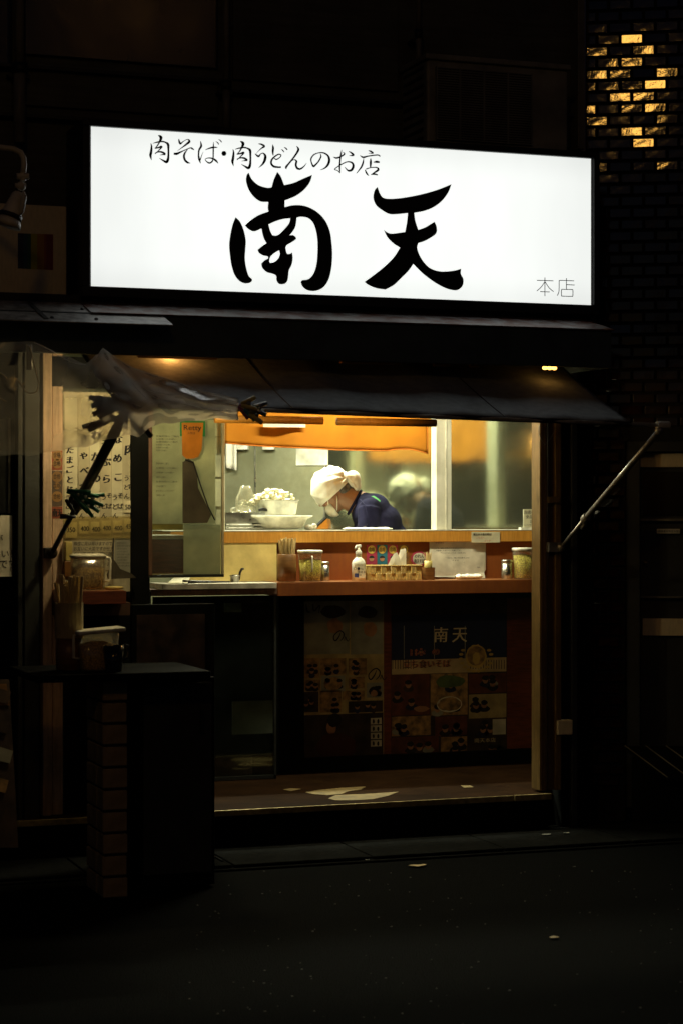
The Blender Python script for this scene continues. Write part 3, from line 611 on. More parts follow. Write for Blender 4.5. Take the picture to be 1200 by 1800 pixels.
# ---------------------------------------------------------------- awning with folding arms
WY = -.95; WB = -.12
xl, xrt = X(205,WY), X(1108,WY); zf = Z(1108,743,WY); zfl = Z(470,718,WY); zsl = (zf-zfl)/(xrt-X(470,WY))
def zfx(x): return zf + (x-xrt)*zsl
t = thing('awning', 'dark grey fabric awning with seams stretched over the shop window', 'awning', ((xl+xrt)/2, WY, zf))
zbk = zf + .37
def aw(u, v):                         # v 0 front .. 1 back
    sag = -.012*math.sin(math.pi*v) * (1+.5*math.sin(u*26)) + .0035*math.sin(u*60)*(1-v)
    return Vector((xl + (xrt-xl)*u, WY + (WB-WY)*v, zfx(xl + (xrt-xl)*u)*(1-v) + zbk*v + sag))
MB().grid(aw, 90, 14).build('fabric', 'awning', t, True, solid=.003)
def uax(px): return (X(px,WY)-xl)/(xrt-xl)
for px_ in (515, 887): 
    u_ = uax(px_); MB().tube([aw(u_,v/12)+Vector((0,-.002,.002)) for v in range(13)], .0022, 6).build('seam', 'dark_plastic', t)
MB().grid(lambda u,v: Vector((xl+(xrt-xl)*u, WY-.004-.004*math.sin(u*40), zfx(xl+(xrt-xl)*u)+.004-v*.020)), 60, 2).build('valance', 'dark_plastic', t, True, solid=.002)
xe = X(1158,WY)
MB().tube([(xl-.02,WY,zfx(xl)-.008),(xe,WY,zf-.008)], .0085, 12).build('front_bar', 'white_pole', t, True)
MB().tube([(xe-.012,WY,zf-.008),(xe+.045,WY,zf-.008)], .0165, 14).build('end_cap', 'white_plastic', t, True, bevel=.002)
def arm(top, mid, bot, r1, r2, mt, lab, base_w):
    t = thing('awning_strut', lab, 'strut', bot, group=None)
    MB().tube([top, mid], r1, 12).build('upper_tube', mt, t, True)
    MB().tube([mid, bot], r2, 12).build('lower_tube', mt, t, True)
    d = (bot-mid).normalized()
    MB().tube([mid-d*.02, mid+d*.015], r1*1.5, 12).build('clamp', mt, t, True, bevel=.001)
    MB().tube([mid+d*.0, mid+d*.03+Vector((.01,0,-.01)), mid+d*.055+Vector((.006,0,-.02))], [.006,.010,.006], 8).build('wing_screw', mt, t, True)
    MB().ball(bot, r2*2.3).build('pivot', mt, t, True)
    MB().box(bot+Vector((-base_w,0,-.022)), bot+Vector((.01,.05,.022))).build('wall_bracket', mt, t, bevel=.002)
    MB().ball(top, r1*1.5).build('top_joint', mt, t, True)
    return t
Tr = at(1158,757,WY); Br = at(985,962,-.06); Mr = Tr.lerp(Br,.735)
arm(Tr, Mr, Br, .0125, .0085, 'steel_pole', 'slanting steel awning strut at the right end of the awning', .06)
Tl = at(222,722,WY+.02); Bl = at(92,972,-.06); Ml = Tl.lerp(Bl,.62)
arm(Tl, Ml, Bl, .020, .0105, 'dark_plastic', 'thick black awning strut crossing the menu strips at left', .03)

# ---------------------------------------------------------------- shopfront frame
t = thing('shopfront_frame', 'worn metal and timber door frame around the open shopfront', 'door frame', at(960,1395,0))
zS = Z(960,1388,0); zT = Z(960,620,0)
def post(x0_, x1_, Y0, Y1, m_, nm='post', par=None, zt=None, zb=None, bev=.003):
    b = MB().box((X(x0_,Y0),Y0,zS if zb is None else zb), (X(x1_,Y0),Y1,zT if zt is None else zt)); return b.build(nm, m_, par or t, bevel=bev)
post(948, 961, -.03, .06, 'alu', 'track_post'); post(962.5, 975, -.015, .08, 'frame_brown'); post(975.5, 986, -.035, .06, 'alu', 'track_post'); 
for k in (951.5, 957): MB().box((X(k,-.033),-.034,zS),(X(k+1.2,-.033),-.0305,zT)).build('groove', 'frame_brown', t)
post(76, 92, -.03, .10, 'cream_post'); post(92.6, 111, -.015, .10, 'cream_post'); post(232, 264, .03, .10, 'dark_board', 'jamb', zt=None, zb=Z(250,1478,.03))
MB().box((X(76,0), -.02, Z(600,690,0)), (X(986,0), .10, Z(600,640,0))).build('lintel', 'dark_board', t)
for x0_, x1_, y_, lab in ((378,567,738,'orange lit wooden pole over the left half of the opening'), (592,765,739,'orange lit wooden pole over the right half of the opening')):
    MB().tube([(X(x0_,-.15),-.15,Z(470,y_,-.15)), (X(x1_,-.15),-.15,Z(470,y_,-.15)+.0)], .017, 14).build('wooden_pole', 'wood_counter', label=lab, cat='pole', smooth=True)
# wire hook at top right
MB().tube([at(947,748,-.05), at(946,760,-.05), at(950,772,-.05), at(957,782,-.05), at(966,772,-.05), at(974,758,-.05), at(976,748,-.05)], .0016, 6).build('wire_hook', 'steel_pole', label='bent wire loop hanging at the top of the right door post', cat='wire', smooth=True)
MB().box(at(964,884,-.05), at(977,873,-.015)+Vector((0,0,0))).build('latch_box', 'alu', label='small metal latch box on the right door post', cat='latch', bevel=.002)
# small beige box low on the pier
b = MB(); rect(b, 980, 1266, 1006, 1292, -.05, .05); b.build('meter_box', 'sign_board', label='small beige junction box low beside the right door post', cat='box', bevel=.004)

# platform / step
zP = Z(670,1411,-.08)
st = thing('entrance_step', 'worn brown wooden step across the shop entrance', 'step', (X(670,-.08), -.08, 0))
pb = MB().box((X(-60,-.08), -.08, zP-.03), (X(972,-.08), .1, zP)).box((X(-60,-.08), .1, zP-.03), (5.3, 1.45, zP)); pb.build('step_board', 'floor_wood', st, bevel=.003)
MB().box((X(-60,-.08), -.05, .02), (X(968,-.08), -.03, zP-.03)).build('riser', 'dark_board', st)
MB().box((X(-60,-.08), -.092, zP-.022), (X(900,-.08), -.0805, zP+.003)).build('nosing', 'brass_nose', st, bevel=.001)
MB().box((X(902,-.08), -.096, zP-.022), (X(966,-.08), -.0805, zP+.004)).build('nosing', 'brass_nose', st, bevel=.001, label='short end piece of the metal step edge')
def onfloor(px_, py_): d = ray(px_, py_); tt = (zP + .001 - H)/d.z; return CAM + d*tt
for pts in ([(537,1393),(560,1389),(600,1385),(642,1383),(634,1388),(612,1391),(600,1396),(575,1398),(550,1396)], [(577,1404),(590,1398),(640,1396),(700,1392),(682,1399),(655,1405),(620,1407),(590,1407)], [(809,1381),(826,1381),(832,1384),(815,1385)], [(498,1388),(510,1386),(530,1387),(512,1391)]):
    q = [onfloor(*p) for p in pts]; mb = MB().prism(q, (0,0,.0012)); mb.build('pale_patch', 'dull_ochre', st)  # flat irregular patches, paler and yellower than the board

# ---------------------------------------------------------------- interior shell
t = MB()
b = MB().box((X(-60,0), 1.455, -.02), (6.2, 5.2, .01)); b.build('shop_floor', 'shop_floor', kind='structure')
b = MB().box((-1.2, .1, 2.42), (6.2, 5.2, 2.47)); b.build('shop_ceiling', 'ceiling', kind='structure')
b = MB().box((X(30,0)-.3, .11, 0), (X(30,0)-.25, 5.0, 2.42)); b.build('inner_left_wall', 'kitchen_wall', kind='structure')
xi = 5.3
b = MB().box((xi, .3, 0), (xi+.05, 5.0, 2.42)); b.build('inner_right_wall', 'kitchen_wall', kind='structure')
b = MB().box((X(986,0), .1, 0), (xi, .3, 2.42)); b.build('front_return_wall', 'dark_board', kind='structure')

# steel back wall, at an angle to the counter like the brick house behind it
CH = atd(600, 870, 10.45)                        # where the cook's head is
phi = YAW + R(12.5); WN = Vector((math.sin(phi), math.cos(phi), 0)); WT = Vector((math.cos(phi), -math.sin(phi), 0))
W0 = Vector((CH.x, CH.y, 0)) + WN*1.0
t = thing('steel_wall', 'brushed steel clad kitchen wall reflecting the cook', 'wall', W0); t['kind'] = 'structure'
def wu(px_):
    d = ray(px_, 900); c = Vector((CAM.x-W0.x, CAM.y-W0.y)); det = WT.x*(-d.y) - WT.y*(-d.x); return (c.x*(-d.y) - c.y*(-d.x))/det
us = [wu(-60), wu(300), wu(449), wu(570), wu(1040)]
for i in range(4):
    a_, e_ = us[i]+.0015, us[i+1]-.0015; til = WN*0
    MB().obox(W0 + WT*((a_+e_)/2) + UP*1.2 + WN*.01, (WT, WN, UP), ((e_-a_)/2, .008, 1.2)).build('panel', 'steel' if i == 3 else 'steel_matte', t)
for i in (2,3): MB().obox(W0 + WT*us[i] + UP*1.2 - WN*.002, (WT, WN, UP), (.004, .004, 1.2)).build('joint_strip', 'steel_item', t)
MB().obox(W0 + UP*1.2 + WN*.06, (WT, WN, UP), (2.5, .03, 1.2)).build('backing', 'dark_board', t)
def onwall(px_, py_, out=.01):
    u = wu(px_); p = W0 + WT*u; dep = (p-CAM).dot(FW); return Vector((p.x, p.y, H + (900-py_)*dep/F)) - WN*out
def wrect(mb, x0_, y0_, x1_, y1_, out=.004, th=.001):
    a = onwall(x0_, y1_, out); c = onwall(x1_, y0_, out); m_ = (a+c)/2; hx = (c-a).dot(WT)/2
    zt = onwall((x0_+x1_)/2, y0_, out).z; zb = onwall((x0_+x1_)/2, y1_, out).z; m_.z = (zt+zb)/2
    return mb.obox(m_, (WT, WN, UP), (hx, th, (zt-zb)/2))
t = thing('wall_paper_sheet', 'blank white paper sheet taped to the steel wall behind the cook', 'paper', onwall(549,818))
b = MB(); wrect(b, 521, 770, 577, 818, .006); b.build('sheet', 'paper', t)
b = MB(); wrect(b, 545, 768, 553, 773, .009); b.build('tape_strip', 'tape', t)
t = thing('hanging_cloth', 'white cloth hanging on the steel wall beside the left frame', 'cloth', onwall(408,825))
MB().grid(lambda u,v: onwall(400+20*u, 760+ (62+5*u)*v, .04+.012*math.sin(u*9)), 10, 6).build('cloth_sheet', 'towel', t, True, solid=.003)
MB().tube([onwall(404,766,.0), onwall(404,766,.06)], .005, 8).build('hook', 'steel_item', t)
for x_ , lab in ((428,'small white switch box high on the steel wall, left one'), (474,'small white switch box high on the steel wall, right one')):
    b = MB(); wrect(b, x_-10, 770, x_+10, 791, .02, .02); b.build('switch_box', 'white_plastic', label=lab, cat='switch box', bevel=.004)

# ---------------------------------------------------------------- kitchen lights
for k, (px_, Yk, en, col, lab) in enumerate(((600, 1.46, 30, (.97,1,.72), 'long fluorescent tube lamp on the ceiling over the cook'), (400, 1.45, 34, (.97,1,.72), 'long fluorescent tube lamp on the ceiling at the left'), (660, .62, 26, (1,.92,.60), 'warm tube lamp on the ceiling above the customers side of the counter'))):
    c = Vector((X(px_,Yk), Yk, 2.36)); t = thing('tube_lamp', lab, 'lamp', c, group='kitchen tube lamps')
    MB().tube([c+Vector((-.4,0,0)), c+Vector((.4,0,0))], .016, 12).build('tube', 'lamp_kitchen', t, True)
    MB().box(c+Vector((-.44,-.05,.02)), c+Vector((.44,.05,.055))).build('fixture', 'white_paint', t, bevel=.004)
    l = bpy.data.lights.new('tube_light', 'AREA'); l.shape = 'RECTANGLE'; l.size = .8; l.size_y = .06; l.energy = en; l.color = col
    o = bpy.data.objects.new('tube_light', l); COL.objects.link(o); o.parent = t; o.location = (0,0,-.025)

# ---------------------------------------------------------------- counter
KB = 1.042
CY = 1.02
zU = Z(700,932,CY); zUb = Z(700,953,CY)                      # upper counter board
SHY = .82; zH = Z(700,1021,SHY); zHb = Z(700,1045,SHY)       # lower shelf
t = thing('serving_counter', 'two level wooden serving counter between kitchen and customers', 'counter', (X(700,CY), CY, zP))
MB().box((X(300,CY), CY, zUb), (xi-.002, CY+.34, zU-.004)).build('upper_board', 'wood_counter', t, bevel=.002)
MB().box((X(300,CY), CY-.001, zU-.003), (xi-.003, CY+.34, zU)).build('counter_top', 'worn_laminate', t)
MB().box((X(488,SHY), SHY, zHb), (xi-.002, CY+.06, zH-.003)).build('shelf_edge', 'wood_panel', t, bevel=.002)
MB().box((X(488,SHY), SHY+.001, zH-.0025), (xi-.003, CY+.06, zH)).build('shelf_top', 'wood_shelf', t)
MB().box((X(488,CY+.06), KB, zH), (xi-.002, CY+.09, zUb)).build('back_board', 'wood_panel', t)
MB().box((X(488,CY+.06), KB, zP), (xi-.002, CY+.09, zHb)).build('kick_panel', 'wood_red', t)
MB().box((X(486,CY), CY-.04, zP), (X(530,CY), CY+.06, zHb-.001)).build('end_pier', 'dark_board', t)
MB().box((X(486,CY), CY-.03, zP), (X(532,CY), CY+.06, zP+.10)).build('pier_foot', 'dark_board', t)
MB().box((X(532,CY), CY-.02, zP), (xi-.002, CY+.06, zP+.07)).build('plinth', 'dark_board', t)
MB().box((X(533,CY), CY-.03, zHb-.035), (xi-.002, CY+.015, zHb-.001)).build('rail', 'dark_paint', t)
# left part behind the glass door
MB().box((X(230,SHY), SHY, Z(400,1046,SHY)), (X(487,SHY), CY+.06, zH-.0285)).build('left_shelf_edge', 'frame_brown', t, bevel=.002)
MB().box((X(285,SHY), SHY-.006, zH-.028), (X(486,SHY), CY+.06, zH-.002)).build('left_shelf_top', 'worn_laminate', t, bevel=.001)
MB().box((X(326,CY), CY+.004, zH), (X(487,CY), CY+.06, zUb)).build('back_board', 'yellow_panel', t, label='pale yellow back board at the left end')
MB().box((X(228,.6), .6, Z(280,1008,.6)), (X(326,.6), .9, Z(280,948,.6))).build('side_cabinet', 'wood_red', t, bevel=.003)
MB().box((X(226,.6), .59, Z(280,948,.6)), (X(328,.6), .9, Z(280,941,.6))).build('cabinet_top', 'worn_laminate', t)
MB().box((X(228,.6), .595, Z(280,1012,.6)), (X(326,.6), .9, Z(280,1008,.6)-.001)).build('cabinet_base', 'yellow_panel', t)

# white posts of the kitchen front
for x0_, x1_, lab, m_ in ((766, 793, 'white painted post rising from the counter right of the cook', 'white_paint'), (380, 396, 'cream post at the left edge of the kitchen opening', 'cream_frame')):
    Yp = CY + .06; t = thing('kitchen_post', lab, 'post', (X((x0_+x1_)/2,Yp), Yp, zU))
    MB().box((X(x0_,Yp), Yp, zU), (X(x1_,Yp), Yp+.07, 2.42)).build('post_body', m_, t, bevel=.003)
    xm = X((x0_+x1_)/2+3,Yp); MB().box((xm-.002, Yp-.0045, zU), (xm+.004, Yp-.0005, 2.42)).build('bead', 'white_plastic', t)
# papers taped on the cream post
t = thing('post_memo', 'stained memo sheets taped on the cream post by the orange curtain', 'memo', at(388,800,CY))
for y0_, y1_ in ((738,767),(769,838),(842,890)): b = MB(); rect(b, 377+random.uniform(0,2), y0_, 392, y1_, CY+.052, .001); b.build('sheet', 'old_paper', t)

# noren curtain
NY = CY + .01
t = thing('orange_curtain', 'short bright orange curtain hanging across the kitchen opening', 'curtain', at(570,790,NY))
def nor(u, v):
    px_ = 396 + (751-396)*u
    bot = 779 + 13*min(1,u/.55) + 1*math.sin(u*9) if u < .8 else 792.5 - 4*math.sin((u-.8)/.2*math.pi) + 5*((u-.8)/.2)**2
    y = 690 + (bot-690)*v
    return at(px_, y, NY + .012*math.sin(u*11)*v + .006*math.sin(u*31)*v + (.03*max(0,(u-1.13)/.12) if v > .1 else 0))
MB().grid(nor, 80, 14).build('curtain_cloth', 'noren', t, True, solid=.002)
MB().tube([nor(i/60, 1)+Vector((0,-.001,0)) for i in range(61)], .0028, 6).build('hem', 'noren_hem', t, True)
MB().tube([nor(1, i/10) for i in range(11)], .0028, 6).build('side_hem', 'noren_hem', t, True)
MB().tube([at(385,690,NY), at(770,690,NY)], .008, 10).build('rod', 'wood_counter', t, True)
b = MB(); rect(b, 463, 738, 537, 751, NY-.03, .003); b.build('white_strip', 'paper', label='narrow white paper strip in front of the orange curtain', cat='paper')

# ---------------------------------------------------------------- things on the shelf
def mpp(px, Y): return (at(px, 900, Y) - CAM).dot(FW)/F          # metres per photo pixel there
def base(px, Y, z): p = at(px, 900, Y); return Vector((p.x, Y, z))
def sticks(mb, c, n, h0, h1, r, spread, w=.0028):
    for i in range(n):
        a = random.uniform(0, 6.28); q = random.uniform(0, r); l = random.uniform(h0, h1)
        p0 = c + Vector((q*math.cos(a), q*math.sin(a), .01)); d = Vector((random.gauss(0, spread), random.gauss(0, spread), 1)).normalized()
        s_ = Vector((math.cos(a), math.sin(a), 0)); mb.obox(p0 + d*l/2, (d, s_ - d*s_.dot(d), d.cross(s_)), (l/2, w, w*.6))
IY = SHY + .10
m1 = mpp(600, IY)
# chopstick cup
c = base(504, IY, zH); t = thing('chopstick_cup', 'brown cup of wooden chopsticks at the left end of the shelf', 'chopstick cup', c)
MB().lathe(c, [(.038,0),(.046,.004),(.046,.13),(.043,.132),(.042,.12),(.036,.006)], 28).build('cup', 'brown_cup', t, True)
b = MB(); sticks(b, c, 46, .185, .205, .030, .10, .0030); b.build('chopsticks', 'chopstick_wood', t, kind='stuff')
# square jar of tempura flakes with handle
def square_jar(px, Y, z, wpx, hpx, lab, name='flake_jar', fill='flakes', handle=0, round_=False, lvl=.72, hs=1, rot=0):
    m_ = mpp(px, Y); c = base(px, Y, z); w_ = wpx*m_/2; h = hpx*m_; t = thing(name, lab, 'jar', c)
    pw = 2 if round_ else 7
    MB().lathe(c, [(w_*.80,0),(w_*.86,.004),(w_*.97,h*.88),(w_*.97,h*.9)], 40, power=pw).build('jar_body', 'clear_plastic', t, True)
    MB().lathe(c+Vector((0,0,.004)), [(w_*.78,0),(w_*.82,.003),(w_*.78+w_*.14*lvl,h*lvl*.9),(w_*.5,h*lvl*.93),(w_*.1,h*lvl*.97)], 36, power=pw).build('contents', fill, t, True)
    MB().lathe(c+Vector((0,0,h*.885)), [(w_*.9,0),(w_*1.03,.002),(w_*1.04,h*.085),(w_*.98,h*.105),(w_*.3,h*.115)], 40, power=pw).build('lid', 'white_plastic', t, True)
    if handle:
        dv = Vector((math.cos(rot)*1, math.sin(rot), 0)) * (w_*.88)
        o_ = Vector((math.cos(rot), math.sin(rot), 0)) * .03*hs
        a0 = c + dv + UP*h*.80; a1 = c + dv*.95 + UP*h*.32
        MB().tube([a0, a0+o_, a0+o_-UP*.01, a1+o_+UP*.01, a1+o_, a1], .005*hs, 10).build('handle', 'white_plastic', t, True)
    return t
square_jar(545, IY, zH, 37, 55, 'square clear jar of yellow tempura flakes left of the steel canister', handle=1, rot=R(-100), hs=.8)
def canister(px, Y, z, wpx, hpx, lab):
    m_ = mpp(px, Y); c = base(px, Y, z); r = wpx*m_/2; h = hpx*m_; t = thing('steel_canister', lab, 'canister', c, group='steel shakers on the shelf')
    MB().lathe(c, [(r*.94,0),(r,.003),(r,h*.84)], 28).build('canister_body', 'steel_item', t, True)
    MB().lathe(c+UP*h*.845, [(r*1.04,0),(r*1.05,h*.10),(r*.95,h*.14),(r*.3,h*.15)], 28).build('lid', 'steel_item', t, True)
    for k in range(5): MB().ball(c+Vector((r*.45*math.cos(k*1.256), r*.45*math.sin(k*1.256), h*.992)), .002, 6, 4).build('hole', 'ink', t)
canister(571, IY+.03, zH, 16, 34, 'small steel shaker right behind the square flake jar')
canister(890, IY+.0, zH, 19, 34, 'small steel shaker beside the round container at right')
square_jar(918, IY-.02, zH, 37, 55, 'round clear container of yellow flakes at the right end of the shelf', round_=True, lvl=.80)
# pump bottle
c = base(630, IY, zH); t = thing('pump_bottle', 'white spray pump sanitizer bottle with printed label', 'bottle', c); m_ = m1
MB().lathe(c, [(10.5*m_,0),(12*m_,.003),(12*m_,30*m_),(10.5*m_,35*m_),(6*m_,40*m_),(4.6*m_,42*m_)], 30).build('bottle_body', 'white_plastic', t, True)
MB().lathe(c+UP*42*m_, [(5.4*m_,0),(5.6*m_,9*m_),(4*m_,11*m_),(2.6*m_,13*m_),(2.4*m_,16*m_)], 24).build('collar', 'white_plastic', t, True)
q = c+UP*59*m_; MB().obox(q + Vector((-.001,0,.004)), ((1,0,.1),(0,1,0),(-.1,0,1)), (.0135,.006,.0075)).build('pump_head', 'white_plastic', t, bevel=.003)
MB().tube([q+Vector((-.012,0,.004)), q+Vector((-.017,0,-.006)), q+Vector((-.016,0,-.014))], [.005,.0045,.003], 8).build('nozzle', 'white_plastic', t, True)
def wrapped(mb, c, r, a0, a1, z0, z1, k=.0006):
    vs = []; n_ = 10
    for i in range(n_+1):
        a = a0 + (a1-a0)*i/n_; d = Vector((math.cos(a), math.sin(a), 0)); vs += [c+d*(r+k)+UP*z0, c+d*(r+k)+UP*z1]
    mb.add(vs, [(2*i,2*i+2,2*i+3,2*i+1) for i in range(n_)])
fa = -math.pi/2 + YAW*0
b = MB(); wrapped(b, c, 12*m_, fa-1.05, fa+1.05, 5*m_, 30*m_); b.build('label', 'price_paper', t)
b = MB(); wrapped(b, c, 12*m_, fa-1.0, fa-.35, 6*m_, 13*m_, .001); b.build('label_patch', 'ink_blue', t)
b = MB(); rx = RT; 
for s_, dx, dz, h_ in (('アルコール', -3, 28.5, 2.6), ('手指', -1, 23, 4.2), ('消毒液', -2, 17.5, 4.4), ('○●', -9, 24, 5), ('除菌', -1, 11.5, 2.6)): text(b, s_, c - FW*(12*m_+.0025) + RT*dx*m_ + UP*dz*m_, h_*m_, RT)
b.build('lettering', 'ink', t)
# stickers on the back board
t = thing('badge_stickers', 'row of red and blue round badge stickers behind the tissue basket', 'stickers', base(684, CY+.055, Z(684,1005,CY)))
SYb = KB-.0005
for i, (x_, cm) in enumerate(((644,'red_print'),(662.5,'navy_print'),(681,'red_print'),(701,'brown_cup'))):
    b = MB(); rect(b, x_, 958, x_+17.5, 1004, SYb-.001, .0008); b.build('strip', mat('sticker_blue', (.01,.16,.26), .5) if i == 1 else mat('sticker_red', (.42,.03,.09), .5) if i != 3 else cm, t)
    for y_ in (966, 999):
        cc = at(x_+8.7, y_, SYb-.0025); MB().lathe(Vector((0,0,0)), [(7.2*m1,0),(7.2*m1,.0006)], 24).build
        b = MB(); pts = [cc + Vector((7.4*m1*math.cos(a*math.pi/12), 0, 7.4*m1*math.sin(a*math.pi/12))) for a in range(24)]; b.prism(pts, (0,.0008,0)); b.build('disc', mat('badge_gold', (.72,.50,.10), .5), t)
        b = MB(); text(b, '合格', cc + Vector((-5.5*m1,-.0012,4.5*m1)), 9*m1, w=11*m1); b.build('lettering', 'ink', t)
    cc = at(x_+8.7, 982, SYb-.0025); b = MB(); pts = [cc + Vector((4.6*m1*math.cos(a*math.pi/8), 0, 4.6*m1*math.sin(a*math.pi/8))) for a in range(16)]; b.prism(pts, (0,.0008,0)); b.build('portrait', 'photo_skin', t)
    b = MB(); pts = [cc + Vector((5*m1*math.cos(a*math.pi/8), -.0006, 1*m1+4.6*m1*math.sin(a*math.pi/8))) for a in range(9)]; b.prism(pts, (0,.0004,0)); b.build('portrait_hair', 'ink', t)
t = thing('round_sticker', 'round red and white soba sticker on the back board', 'sticker', base(736, CY, Z(736,992,CY)))
cc = at(736, 982, SYb-.001); b = MB(); b.prism([cc + Vector(((15+1.6*(a%2))*m1*math.cos(a*math.pi/12), 0, (13+1.4*(a%2))*m1*math.sin(a*math.pi/12))) for a in range(24)], (0,.0008,0)); b.build('rim', mat('sticker_red', (.5,.04,.05)), t)
b = MB(); b.prism([cc + Vector((12.5*m1*math.cos(a*math.pi/12), -.001, 10.5*m1*math.sin(a*math.pi/12))) for a in range(24)], (0,.0008,0)); b.build('disc', 'paper', t)
b = MB(); text(b, 'のれん', cc+Vector((-9*m1,-.0016,8*m1)), 6.5*m1, w=18*m1, bold=.03); text(b, '南天そば', cc+Vector((-10*m1,-.0016,-.5*m1)), 7.5*m1, w=20*m1, bold=.03); b.build('lettering', 'ink', t)
# woven basket with tissues
GY = IY-.045; bx0, bx1 = X(651,GY), X(740,GY); gd = .12; gh = 25.5*m1
t = thing('woven_basket', 'woven rattan basket holding paper tissues', 'basket', Vector(((bx0+bx1)/2, GY+gd/2, zH)))
MB().box((bx0+.004,GY+.004,zH+.001), (bx1-.004,GY+gd-.004,zH+.004)).build('bottom', 'rattan', t)
nW = 10; ww = (bx1-bx0)/nW
for i in range(nW):
    for j in range(2):
        o_ = .0035 if (i+j) % 2 else -.0005; zb_ = zH+.002+j*gh/2.05
        MB().box((bx0+i*ww+.0008, GY-o_, zb_), (bx0+(i+1)*ww-.0008, GY+.003-o_, zb_+gh/2.1)).build('weave_strip', 'rattan', t, bevel=.0012)
for side in (0,1):
    xx = bx0 if side == 0 else bx1-.003
    for i in range(5):
        for j in range(2):
            o_ = .002 if (i+j) % 2 else 0; o_ = -o_ if side == 0 else o_
            MB().box((xx+o_, GY+.004+i*gd/5.2, zH+.002+j*gh/2.05), (xx+.003+o_, GY+.002+(i+1)*gd/5.2, zH+.002+j*gh/2.05+gh/2.1)).build('weave_strip', 'rattan', t)
MB().box((bx0,GY+gd-.004,zH+.002), (bx1,GY+gd,zH+gh)).build('back_side', 'rattan', t)
b = MB(); b.box((bx0-.002,GY-.005,zH+gh*.985), (bx1+.002,GY+.004,zH+gh*1.06)); b.box((bx0-.002,GY+gd-.004,zH+gh*.985), (bx1+.002,GY+gd+.003,zH+gh*1.06)); b.box((bx0-.003,GY+.004,zH+gh*.985), (bx0+.003,GY+gd-.004,zH+gh*1.06)); b.box((bx1-.003,GY+.004,zH+gh*.985), (bx1+.003,GY+gd-.004,zH+gh*1.06)); b.build('rim', 'rattan', t, bevel=.0015)
t = thing('paper_tissues', 'white folded paper tissues sticking up out of the basket', 'tissues', Vector((X(695,GY),GY+.05,zH+.006)))
tY = GY+.03
for pts, dy in (([(680,996),(686,983),(692,973),(697,971),(702,980),(704,1005),(678,1010)], 0), ([(690,998),(697,984),(703,968),(707,965),(713,966),(713,1008),(690,1008)], .012), ([(700,990),(703,966),(712,964),(713,975),(712,1008),(700,1008)], .026)):
    q = [at(x_, y_, tY+dy) for x_, y_ in pts]; cen = sum(q, Vector())/len(q)
    b = MB(); vs = [cen - YF*.006] + q; b.add(vs, [(0,i+1,(i+1)%len(q)+1) for i in range(len(q))]); b.build('sheet', 'tissue', t, solid=.0015)
# toothpick holder
c = base(752, IY, zH); t = thing('toothpick_holder', 'small dark box of toothpicks right of the tissue basket', 'toothpick holder', c)
MB().lathe(c, [(8.6*m1,0),(9.8*m1,.002),(10.2*m1,22*m1),(9*m1,22*m1),(8.6*m1,6*m1)], 24, power=6).build('holder', 'brown_cup', t)
MB().lathe(c+UP*23*m1, [(6*m1,-.02),(7*m1,0),(7.2*m1,11*m1),(6.4*m1,11*m1),(6*m1,2*m1)], 20).build('inner_cup', 'tape', t, True)
b = MB(); sticks(b, c+UP*20*m1, 40, 20*m1, 27*m1, 5*m1, .05, .0011); b.build('toothpicks', 'chopstick_wood', t, kind='stuff')
# notice sheet
t = thing('printed_notice', 'white printed notice sheet on the back board under the counter', 'notice', base(803, CY+.03, zH))
ny = KB-.006
MB().prism([at(754,949,ny), at(853,949,ny), at(853,1001,ny), at(850,1006,ny-.003), at(852,1016,ny-.012), at(762,1014,ny-.010), at(754,1010,ny-.004)], (0,.0008,0)).build('sheet', 'paper', t)
b = MB(); L_ = ['いつも、当店をご利用いただきありがとうございます。', 'お客様にお知らせとお願いです。', 'お食事の際はマスクをお外しいただき、ご協力願います。', '食事後は速やかにマスクを着用し、お話はお控えいただけると助かります。', 'お急ぎの所、お客様の安心安全のため、ご理解とご協力をお願い申し上げます', '勝手、申し上げますが', 'これからも南天をどうぞよろしくお願い申し上げます。']
for i, s_ in enumerate(L_): text(b, s_, at(765, 962+i*4.4, ny-.0016-(.0008 if i > 3 else 0)), .0082, w=(38+ len(s_)*.85)*m1*.98)
text(b, '南天', at(838, 996, ny-.006), .008); b.build('lettering', 'ink', t)
b = MB(); text(b, 'お客様各位', at(765, 952.5, ny-.0016), .0085); b.build('lettering', 'ink_blue', t)
# label plate on the upper counter edge
t = thing('menu_label', 'small handwritten label plate on the edge of the upper counter', 'label', base(853, CY, Z(853,954,CY)))
b = MB(); rect(b, 828, 935, 878, 954, CY-.004, .003); b.build('plate', 'price_paper', t, bevel=.001)
b = MB(); text(b, '揚玉かき飯の時は', at(831,937,CY-.0055), .0125, w=36*m1, bold=.03); b.build('lettering', 'ink', t)
b = MB(); text(b, 'こちらへ', at(836,943.5,CY-.0055), .010, shear=.1); text(b, 'どうぞ', at(851,949,CY-.0055), .010, shear=.1); b.build('lettering', 'ink_red', t)
# folded towels
def towel_roll(c, l, w_, h, name, lab, cat):
    t = thing(name, lab, cat, c)
    def fn(u, v):
        a = 2*math.pi*v; k = 1 + .12*math.sin(u*17)+.08*math.sin(u*41+v*9)
        e = min(1, 6*min(u, 1-u)+.35)
        return c + Vector(((u-.5)*l, 0, 0)) + Vector((0, w_*math.cos(a)*e, h/2 + max(-h/2, h/2*math.sin(a)*k*e)))
    return MB().grid(fn, 40, 16).build('folded_cloth', 'towel', t, True)
towel_roll(base(823, IY-.01, zH), 52*m1, .028, .026, 'folded_towel', 'folded white cloth lying on the shelf below the printed notice', 'cloth')
towel_roll(base(645, CY+.10, zU), 92*mpp(645,CY), .05, .014, 'flat_towel', 'flat white cloth spread on the upper counter before the cook', 'cloth')
